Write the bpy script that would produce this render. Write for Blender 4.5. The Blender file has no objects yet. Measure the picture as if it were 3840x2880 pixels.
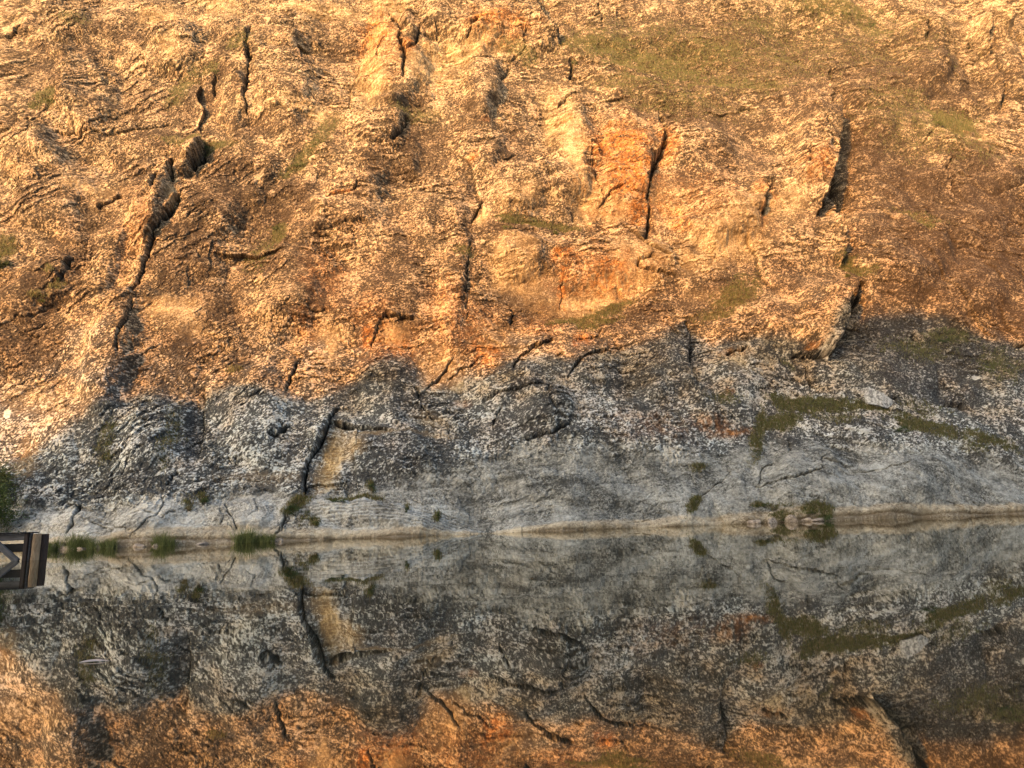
import bpy, math, random
import numpy as np
from mathutils import Matrix, Vector

random.seed(7)
rng = np.random.default_rng(11)
scene = bpy.context.scene
COL = scene.collection

# ------------------------------------------------------------------ camera, sky, sun, exposure
FPX, PITCH, ROLL, CAMH = 1455.0, 0.2016, 0.0351, 1.0      # focal length in survey pixels (picture 2212 x 1659)
SUN_AZ, SUN_EL = math.radians(35.0), math.radians(18.0)   # sun: behind the camera and to the left
TO_SUN = np.array([-math.sin(SUN_AZ)*math.cos(SUN_EL), -math.cos(SUN_AZ)*math.cos(SUN_EL), math.sin(SUN_EL)])

_F = np.array([0, math.cos(PITCH), math.sin(PITCH)])
_D = np.array([0, math.sin(PITCH), -math.cos(PITCH)])
_R = np.array([1.0, 0, 0])
AX_R = math.cos(ROLL)*_R + math.sin(ROLL)*_D
AX_D = -math.sin(ROLL)*_R + math.cos(ROLL)*_D
AX_F = _F
CAMP = np.array([0, 0, CAMH])

cam_data = bpy.data.cameras.new('camera')
cam = bpy.data.objects.new('camera', cam_data)
COL.objects.link(cam)
cam_data.sensor_width = 36.0
cam_data.lens = 36.0*FPX/2212.0
cam_data.clip_start = 0.1
cam_data.clip_end = 6000
m = Matrix.Identity(4)
for i in range(3):
    m[i][0], m[i][1], m[i][2], m[i][3] = AX_R[i], -AX_D[i], -AX_F[i], CAMP[i]
cam.matrix_world = m
scene.camera = cam

world = bpy.data.worlds.new('World')
scene.world = world
world.use_nodes = True
wn = world.node_tree
bg = wn.nodes['Background']
sky = wn.nodes.new('ShaderNodeTexSky')
sky.sky_type = 'NISHITA'
sky.sun_disc = False
sky.sun_elevation = SUN_EL
sky.sun_rotation = math.pi + SUN_AZ
sky.air_density = 1.0
sky.dust_density = 3.0
sky.ozone_density = 0.4
wn.links.new(sky.outputs[0], bg.inputs[0])
bg.inputs[1].default_value = 0.15

sun_data = bpy.data.lights.new('sun', 'SUN')
sun_data.energy = 2.0
sun_data.angle = math.radians(0.53)
sun_data.color = (1.0, 0.41, 0.05)
sun = bpy.data.objects.new('sun', sun_data)
COL.objects.link(sun)
sun.rotation_euler = Vector(TO_SUN).to_track_quat('Z', 'Y').to_euler()

scene.view_settings.view_transform = 'Standard'
scene.view_settings.look = 'None'
scene.view_settings.exposure = 1.8
scene.view_settings.gamma = 1.0
scene.view_settings.use_curve_mapping = False
scene.cycles.max_bounces = 6
scene.cycles.diffuse_bounces = 3

# ------------------------------------------------------------------ helpers
def project(P):
    Q = P - CAMP
    w = Q @ AX_F
    w = np.where(np.abs(w) < 1e-3, 1e-3, w)
    return (Q @ AX_R)/w*FPX + 1106.0, (Q @ AX_D)/w*FPX + 829.5

def ray(u, v):
    d = AX_F*FPX + AX_R*(u-1106.0) + AX_D*(v-829.5)
    return d/np.linalg.norm(d)

def smooth(a, b, x):
    t = np.clip((x-a)/(b-a), 0, 1)
    return t*t*(3-2*t)

_perm = np.random.default_rng(3).permutation(4096).astype(np.int32)
_ang = np.random.default_rng(4).uniform(0, 2*np.pi, 4096)
_gx = np.cos(_ang).astype(np.float32)
_gy = np.sin(_ang).astype(np.float32)

def perlin(x, y, seed=0):
    x = np.asarray(x, np.float32)+seed*17.31+500
    y = np.asarray(y, np.float32)+seed*9.77+500
    xi = np.floor(x).astype(np.int32); yi = np.floor(y).astype(np.int32)
    xf = x-xi; yf = y-yi
    u = xf*xf*xf*(xf*(xf*6-15)+10); v = yf*yf*yf*(yf*(yf*6-15)+10)
    def g(ix, iy, fx, fy):
        h = _perm[(_perm[(ix+seed*131) & 4095]+iy) & 4095]
        return _gx[h]*fx+_gy[h]*fy
    a = g(xi, yi, xf, yf); b = g(xi+1, yi, xf-1, yf)
    c = g(xi, yi+1, xf, yf-1); d = g(xi+1, yi+1, xf-1, yf-1)
    return 1.5*((a+(b-a)*u)*(1-v)+(c+(d-c)*u)*v)

def fbm(x, y, octs, seed=0, gain=0.5):
    r = 0; a = 1.0
    for k in range(octs):
        r = r+a*perlin(x*2**k, y*2**k, seed+k*3)
        a *= gain
    return r

def new_mat(name):
    mt = bpy.data.materials.new(name)
    mt.use_nodes = True
    nt = mt.node_tree
    return mt, nt, nt.nodes['Principled BSDF']

def tag(o, label=None, cat=None, group=None, kind=None):
    if label: o['label'] = label
    if cat: o['category'] = cat
    if group: o['group'] = group
    if kind: o['kind'] = kind
    return o

def mesh_obj(name, V, F, mat=None, parent=None, smooth_shade=False):
    me = bpy.data.meshes.new(name)
    me.from_pydata([tuple(map(float, p)) for p in V], [], [tuple(map(int, f)) for f in F])
    me.update()
    if smooth_shade:
        me.polygons.foreach_set('use_smooth', [True]*len(me.polygons))
    if mat: me.materials.append(mat)
    o = bpy.data.objects.new(name, me)
    COL.objects.link(o)
    if parent: o.parent = parent
    return o

def array_mesh(name, V, quads, mat, smooth_shade=True, nper=4):
    me = bpy.data.meshes.new(name)
    me.vertices.add(len(V)); me.vertices.foreach_set('co', np.ascontiguousarray(V, np.float32).ravel())
    n = len(quads)
    me.loops.add(n*nper); me.loops.foreach_set('vertex_index', np.ascontiguousarray(quads, np.int32).ravel())
    me.polygons.add(n)
    me.polygons.foreach_set('loop_start', np.arange(0, n*nper, nper, dtype=np.int32))
    me.update(calc_edges=True)
    me.polygons.foreach_set('use_smooth', np.full(n, smooth_shade))
    if mat: me.materials.append(mat)
    o = bpy.data.objects.new(name, me)
    COL.objects.link(o)
    return o

# ------------------------------------------------------------------ traced cliff survey
# six survey sheets, each 2212 x 1659, scaled .3646 onto the whole picture
SHEET = {1: (0, 0), 2: (714.3, 0), 3: (1405.5, 0), 4: (0, 547.2), 5: (714.3, 547.2), 6: (1405.5, 547.2)}
def S(k, *pts):
    ox, oy = SHEET[k]
    return [(ox+x*.3646, oy+y*.3646) for x, y in pts]
def T(*pts):                                   # shore sheet
    return [(x*.3125, 1082.9+y*.3125) for x, y in pts]

# (polyline, groove half width px, groove depth m, raise of the side left of / above it m, falloff px)
CR = [
 (S(1,(1495,215),(1465,280),(1480,350),(1482,420),(1475,560),(1462,640),(1475,720)), 2.6, 1.3, 1.0, 30),
 (S(1,(1500,370),(1490,420)), 5, 1.3, .3, 20),
 (S(1,(1215,830),(1190,930),(1130,1000)), 6, 1.5, 1.7, 28),
 (S(1,(1015,930),(1030,1020),(1015,1100)), 3.5, 1.0, 1.1, 20),
 (S(1,(950,1100),(930,1190)), 3, .9, .9, 18),
 (S(1,(1070,1170),(1050,1250),(990,1320),(930,1400),(905,1490))+S(4,(880,20),(850,120),(795,240)), 3.2, 1.2, 1.2, 35),
 (S(4,(800,300),(790,480),(745,570),(740,650)), 1.9, .8, .6, 30),
 (S(1,(155,200),(95,240),(50,265)), 2.2, 1.0, .5, 20),
 (S(1,(1280,460),(1265,570)), 3, .8, .7, 16),
 (S(4,(440,40),(370,190)), 3, .9, 1.0, 40),
 (S(4,(1780,620),(1740,720),(1700,830)), 2.5, .8, .8, 40),
 (S(1,(1000,745),(640,810),(330,800)), 1.5, .3, .5, 25),
 (S(1,(720,1165),(640,1215),(590,1250)), 2.5, .7, .9, 30),
 (S(1,(900,300),(860,350),(870,470)), 1.5, .3, -.8, 40),
 (S(1,(500,230),(420,420),(360,560),(380,700)), 2, .3, -1.6, 60),
 (S(1,(2180,180),(2150,330),(2080,560),(2080,700)), 2, .4, -1.0, 45),
 (S(2,(350,90),(405,150),(412,240),(400,310),(430,380),(430,420),(432,520)), 3.6, 1.8, 1.0, 30),
 (S(2,(575,175),(530,200),(490,320),(430,385)), 3.0, 1.4, .3, 20),
 (S(2,(410,300),(430,350),(450,380)), 6.5, 1.8, .2, 14),
 (S(2,(330,280),(280,350),(280,410)), 2, .8, .3, 20),
 (S(2,(860,200),(800,285)), 3, 1.2, .3, 15),
 (S(2,(1165,240),(1120,238)), 3.5, 1.2, .5, 15),
 (S(2,(1140,250),(1145,330),(1060,370),(800,390)), 1.6, .5, .7, 25),
 (S(2,(1220,0),(1225,60),(1270,160),(1340,250),(1355,290)), 6, 1.5, 2.2, 60),
 (S(2,(1560,0),(1590,70),(1600,150)), 2, .6, .9, 40),
 (S(2,(1430,360),(1425,460)), 5, 1.2, .7, 25),
 (S(2,(1950,700),(1975,790),(1985,870),(1930,960),(1890,1060),(1868,1170),(1885,1280),(1885,1350),(1860,1430)), 3.8, 1.8, .8, 30),
 (S(2,(1530,880),(1540,1000),(1560,1120),(1600,1200)), 1.4, .6, .4, 25),
 (S(2,(1715,1165),(1640,1190),(1580,1260)), 1.8, .6, .8, 25),
 (S(2,(895,1215),(850,1290),(825,1360)), 2.4, .8, .6, 25),
 (S(5,(815,-20),(806,60),(803,150),(800,250)), 2.0, .7, .4, 25),
 (S(5,(800,300),(803,440)), 1.2, .4, .3, 25),
 (S(2,(450,745),(410,830),(360,865)), 3.0, 1.0, .9, 30),
 (S(2,(160,1120),(155,1170),(0,1195))+S(1,(1935,1195)), 1.8, .7, .6, 25),
 (S(2,(210,1355),(140,1350),(0,1362)), 1.5, .5, .4, 20),
 (S(2,(1085,965),(1020,1000)), 2.2, .9, .4, 15),
 (S(2,(780,1130),(600,1135),(520,1145)), 1.4, .4, .5, 20),
 (S(2,(1990,1540),(1900,1490),(1800,1410),(1720,1345)), 2.5, .6, .9, 30),
 (S(2,(1480,540),(1420,570),(1340,640)), 2.2, .7, .7, 30),
 (S(2,(1050,400),(1030,470),(980,500)), 2.0, .6, .7, 25),
 (S(2,(1040,415),(880,395)), 1.2, .4, -.6, 20),
 (S(2,(2040,1640),(1830,1610),(1810,1560)), 2.0, .6, .5, 20),
 (S(3,(1065,420),(1070,490)), 3.5, 1.0, .5, 15),
 (S(3,(990,480),(1020,580),(1060,660),(1080,700)), 4.0, 1.4, 1.3, 35),
 (S(3,(1075,690),(1080,770),(1090,850),(1075,930)), 3, 1.2, 1.6, 50),
 (S(3,(1065,900),(1075,1000),(1060,1090),(1040,1180),(985,1275)), 3, 1.0, 1.4, 50),
 (S(3,(1110,1000),(1110,1200),(1100,1300),(1105,1400)), 8, 2.2, 2.0, 30),
 (S(3,(1115,1400),(1145,1480),(1110,1590)), 3.6, 1.3, 1.0, 30),
 (S(3,(655,1110),(672,1190),(640,1305)), 3.6, 1.4, 1.3, 30),
 (S(3,(705,1100),(695,1160)), 2, .7, .5, 12),
 (S(3,(895,950),(880,1080)), 3, 1.0, .8, 25),
 (S(3,(1600,200),(1598,300)), 4, 1.1, .9, 25),
 (S(3,(1850,300),(1845,350)), 3, 1.0, .4, 15),
 (S(3,(1935,200),(1950,300),(1975,375)), 5, 1.3, 1.2, 30),
 (S(3,(1960,0),(2030,100),(2060,150),(2100,210)), 5, 1.3, 1.7, 45),
 (S(3,(2000,420),(2050,500),(2085,570),(2075,640)), 4, 1.2, 1.3, 35),
 (S(3,(2140,270),(2180,380)), 3, 1.0, .8, 20),
 (S(3,(1740,980),(1700,1070)), 2.5, .8, .5, 20),
 (S(3,(1640,810),(1590,880)), 1.6, .6, .4, 20),
 (S(3,(595,640),(520,655)), 2.8, 1.0, .4, 15),
 (S(3,(900,735),(980,830),(1025,920)), 1.5, .5, .4, 20),
 (S(3,(1030,640),(1010,720)), 2, .7, .4, 12),
 (S(6,(1600,0),(1740,240),(1930,450),(2040,530)), 1.4, .3, -.7, 50),
 (S(6,(1215,190),(1215,280),(1175,350)), 5.5, 1.5, 1.0, 25),
 (S(6,(1145,265),(1115,350),(1115,450),(1115,530)), 5.5, 1.6, 1.8, 40),
 (S(6,(1110,480),(1085,560),(1045,632),(960,620),(840,622)), 3.2, 1.0, 1.3, 60),
 (S(6,(215,410),(230,520),(215,700),(265,800)), 6, 1.4, 1.6, 60),
 (S(6,(900,640),(930,740),(1000,800)), 2.2, .6, .4, 20),
 (S(6,(560,580),(440,620)), 3, .9, .4, 20),
 (S(6,(2212,560),(2130,560)), 3, .9, .4, 20),
 (S(6,(1440,880),(1350,920)), 4, 1.0, .4, 20),
 (S(6,(1860,920),(1740,900)), 5, .9, .4, 25),
 (S(6,(820,1100),(830,1180)), 3, .5, .3, 12),
 (S(6,(1000,1240),(980,1320),(840,1375),(620,1385)), 1.5, .35, .5, 40),
 (S(6,(640,1380),(660,1280),(720,1230)), 1.4, .3, -.5, 30),
 (S(6,(1215,1440),(1165,1545)), 1.4, .4, -.3, 25),
 (S(6,(480,1290),(380,1380),(300,1440)), 1.6, .4, -.5, 40),
 (S(6,(2212,1475),(2020,1490),(1600,1490),(1540,1530),(1200,1530)), 1.3, .12, .35, 30),
 (S(6,(1010,1450),(1000,1500)), 1.6, .3, .3, 20),
 (S(6,(1200,1280),(1080,1270),(1010,1250)), 1.3, .35, .4, 30),
 (S(6,(1480,1300),(1300,1330),(1180,1320)), 1.2, .25, .3, 25),
 (S(5,(1310,540),(1180,590),(1100,660),(1075,720)), 2.0, .9, .8, 35),
 (S(5,(1600,455),(1570,515)), 1.2, .4, .3, 15),
 (S(5,(1575,512),(1510,522),(1450,535)), 2.2, 1.5, .4, 15),
 (S(5,(1640,600),(1500,650),(1420,730),(1390,790)), 2.2, .8, .7, 35),
 (S(5,(720,640),(650,730),(560,820)), 1.8, .6, .6, 30),
 (S(5,(880,640),(760,700),(690,750)), 1.4, .5, .4, 20),
 (S(5,(500,830),(560,950),(640,1030)), 2.0, .6, .6, 30),
 (S(5,(1320,660),(1360,645)), 3.5, 1.2, .4, 12),
 (S(5,(1270,840),(1260,900),(1300,1010)), 3.5, .9, .7, 30),
 (S(5,(1010,930),(970,1010),(960,1060)), 2.2, .8, -.6, 25),
 (S(5,(1400,1060),(1300,1110),(1150,1130)), 3.5, .8, .5, 25),
 (S(5,(1250,850),(1080,860),(900,890)), 2.5, .7, .6, 30),
 (S(5,(1920,240),(1850,290),(1700,285),(1560,320),(1400,325),(1080,335)), 1.6, .5, -.8, 30),
 (S(5,(490,405),(400,405),(310,395)), 3.0, .9, 1.2, 30),
 (S(5,(310,400),(260,500),(240,560)), 2, .5, .6, 25),
 (S(5,(1050,290),(1080,360),(1060,430)), 3, .8, .8, 25),
 (S(5,(1900,40),(1820,60),(1810,110)), 3, .7, .6, 25),
 (S(5,(1370,160),(1370,320)), 1.3, .3, .3, 20),
 (S(5,(340,1085),(200,1050),(20,1020))+S(4,(2100,1045),(1960,1020)), 2.6, .9, .9, 30),
 (S(4,(1995,940),(1950,1020),(1900,1150),(1830,1250),(1808,1330),(1800,1450)), 3.0, 1.2, 1.3, 45),
 (S(4,(1815,1450),(1800,1500)), 7, 2.2, .6, 15),
 (S(4,(1790,1500),(1700,1540),(1670,1659)), 4.5, .9, .8, 25),
 (S(4,(1215,790),(1200,1000),(1190,1190)), 2.0, .5, -1.4, 50),
 (S(4,(1720,1050),(1650,1110),(1600,1125)), 3.5, 1.0, .5, 25),
 (S(4,(1000,1240),(960,1270)), 3, .9, .4, 15),
 (S(4,(1060,1330),(1000,1400)), 2, .6, .4, 15),
 (S(4,(1560,1370),(1400,1350),(1300,1370),(1200,1440)), 1.6, .4, .5, 20),
 (S(4,(1640,1430),(1500,1400),(1380,1420),(1290,1480)), 1.6, .35, .4, 20),
 (S(4,(480,1490),(440,1560),(430,1610),(385,1659)), 4.5, 1.3, .8, 35),
 (S(4,(330,1480),(180,1580),(90,1640)), 1.6, .4, -.5, 30),
 (T((940,255),(850,225),(740,190),(640,145),(580,120)), 2.2, .5, .5, 30),
 (T((1140,0),(1145,80),(1090,150),(1000,230),(925,300)), 2.2, .6, .5, 30),
 (T((1230,110),(1140,160)), 4.0, .8, .4, 20),
 (T((1010,10),(930,80)), 1.8, .5, .4, 20),
 (T((1080,140),(930,110)), 1.5, .4, .4, 20),
 (T((1560,30),(1580,90),(1620,170),(1650,210)), 3.4, .8, .5, 30),
 (T((1770,0),(1780,110)), 1.8, .4, .3, 25),
 (T((1780,100),(1730,140)), 1.5, .3, .3, 15),
 (T((1560,150),(1530,190)), 3.0, .7, .3, 12),
 (T((1640,205),(1500,190),(1200,190)), 1.3, .3, -.35, 25),
 (T((2000,130),(1950,190),(1900,260)), 3.5, .8, .6, 30),
 (T((1260,40),(1200,110),(1100,170)), 1.2, .2, -.4, 40),
 (S(5,(940,1655),(860,1610),(760,1560),(620,1510),(460,1455),(280,1450),(80,1470),(0,1500)), 1.8, .45, -.7, 40),
 (S(5,(1000,1570),(900,1530),(800,1500),(550,1415)), 1.2, .2, -.35, 30),
 (S(5,(640,1520),(635,1570)), 4.2, .8, .2, 15),
 (S(5,(460,1500),(450,1540)), 3.2, .7, .2, 12),
 (S(5,(760,1420),(740,1500)), 1.3, .2, .2, 20),
 (S(5,(930,1580),(935,1640)), 1.4, .3, .3, 20),
 (S(5,(1130,1580),(1140,1640)), 1.3, .25, .25, 20),
 (S(5,(1280,1440),(1200,1400),(1150,1380)), 2.0, .3, .3, 25),
]
# broad forms: (centre x, y, radius x, radius y, turn in degrees, height m)
FORMS = [
 (185,200,75,95,-10,2.2),(390,110,60,60,0,1.6),(610,190,95,110,0,1.8),(505,230,35,80,0,1.4),
 (400,350,28,60,30,1.6),(120,420,90,120,-30,1.6),(60,330,80,60,0,1.2),(330,450,35,110,20,1.6),
 (90,620,120,50,-35,1.4),(250,760,60,150,15,1.8),(860,160,80,110,0,2.4),(820,290,70,50,-30,1.5),
 (1000,60,120,60,0,2.6),(1040,200,45,90,0,2.0),(1035,330,60,90,0,1.4),(760,450,90,80,-20,1.8),
 (640,600,70,150,20,1.5),(980,600,32,200,4,.8),(1120,430,70,60,0,1.6),(1230,350,55,140,10,2.0),
 (1350,370,75,120,0,1.4),(1500,320,90,60,10,1.0),(1560,480,100,60,-10,1.8),(1740,330,45,100,0,2.2),
 (1330,560,150,70,0,1.6),(1120,560,70,50,0,1.4),(1760,690,60,75,0,1.6),(1620,700,90,40,0,.8),
 (1420,790,80,90,10,2.2),(1560,850,90,90,0,1.4),(1290,800,70,60,-30,1.4),(1080,830,80,60,10,1.6),
 (1180,900,70,50,0,1.6),(830,830,70,90,10,1.8),(560,910,90,110,0,2.6),(430,900,25,140,5,-.7),
 (330,940,60,110,20,1.6),(190,950,60,120,30,1.0),(720,980,35,80,15,-1.0),(860,980,110,70,10,1.4),
 (1000,1010,110,40,10,.8),(1750,1030,90,80,0,1.8),(1650,1000,35,90,30,-1.0),(1950,1050,170,50,-5,1.6),
 (1960,800,120,80,-20,1.0),(2080,420,140,130,-30,1.4),(1960,560,90,90,0,1.2),(2150,130,50,130,-20,1.8),
 (1990,130,60,90,-10,1.6),(2100,640,120,60,-30,1.0),(1450,150,160,60,10,-1.6),(1250,1060,170,40,5,1.0),
 (800,1110,150,30,8,1.6),(530,1120,70,35,0,1.2),(330,1130,80,28,-20,.8),(130,1120,90,30,-15,.9),
 (1600,1100,60,30,0,.8),(600,80,140,40,0,1.0),(120,60,110,50,0,1.4),(1330,240,60,50,30,1.0),
 (870,395,60,45,-20,-1.0),(560,480,60,150,35,-1.4),(280,560,25,120,25,-1.0),(940,330,50,60,0,-1.0),
]
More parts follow.
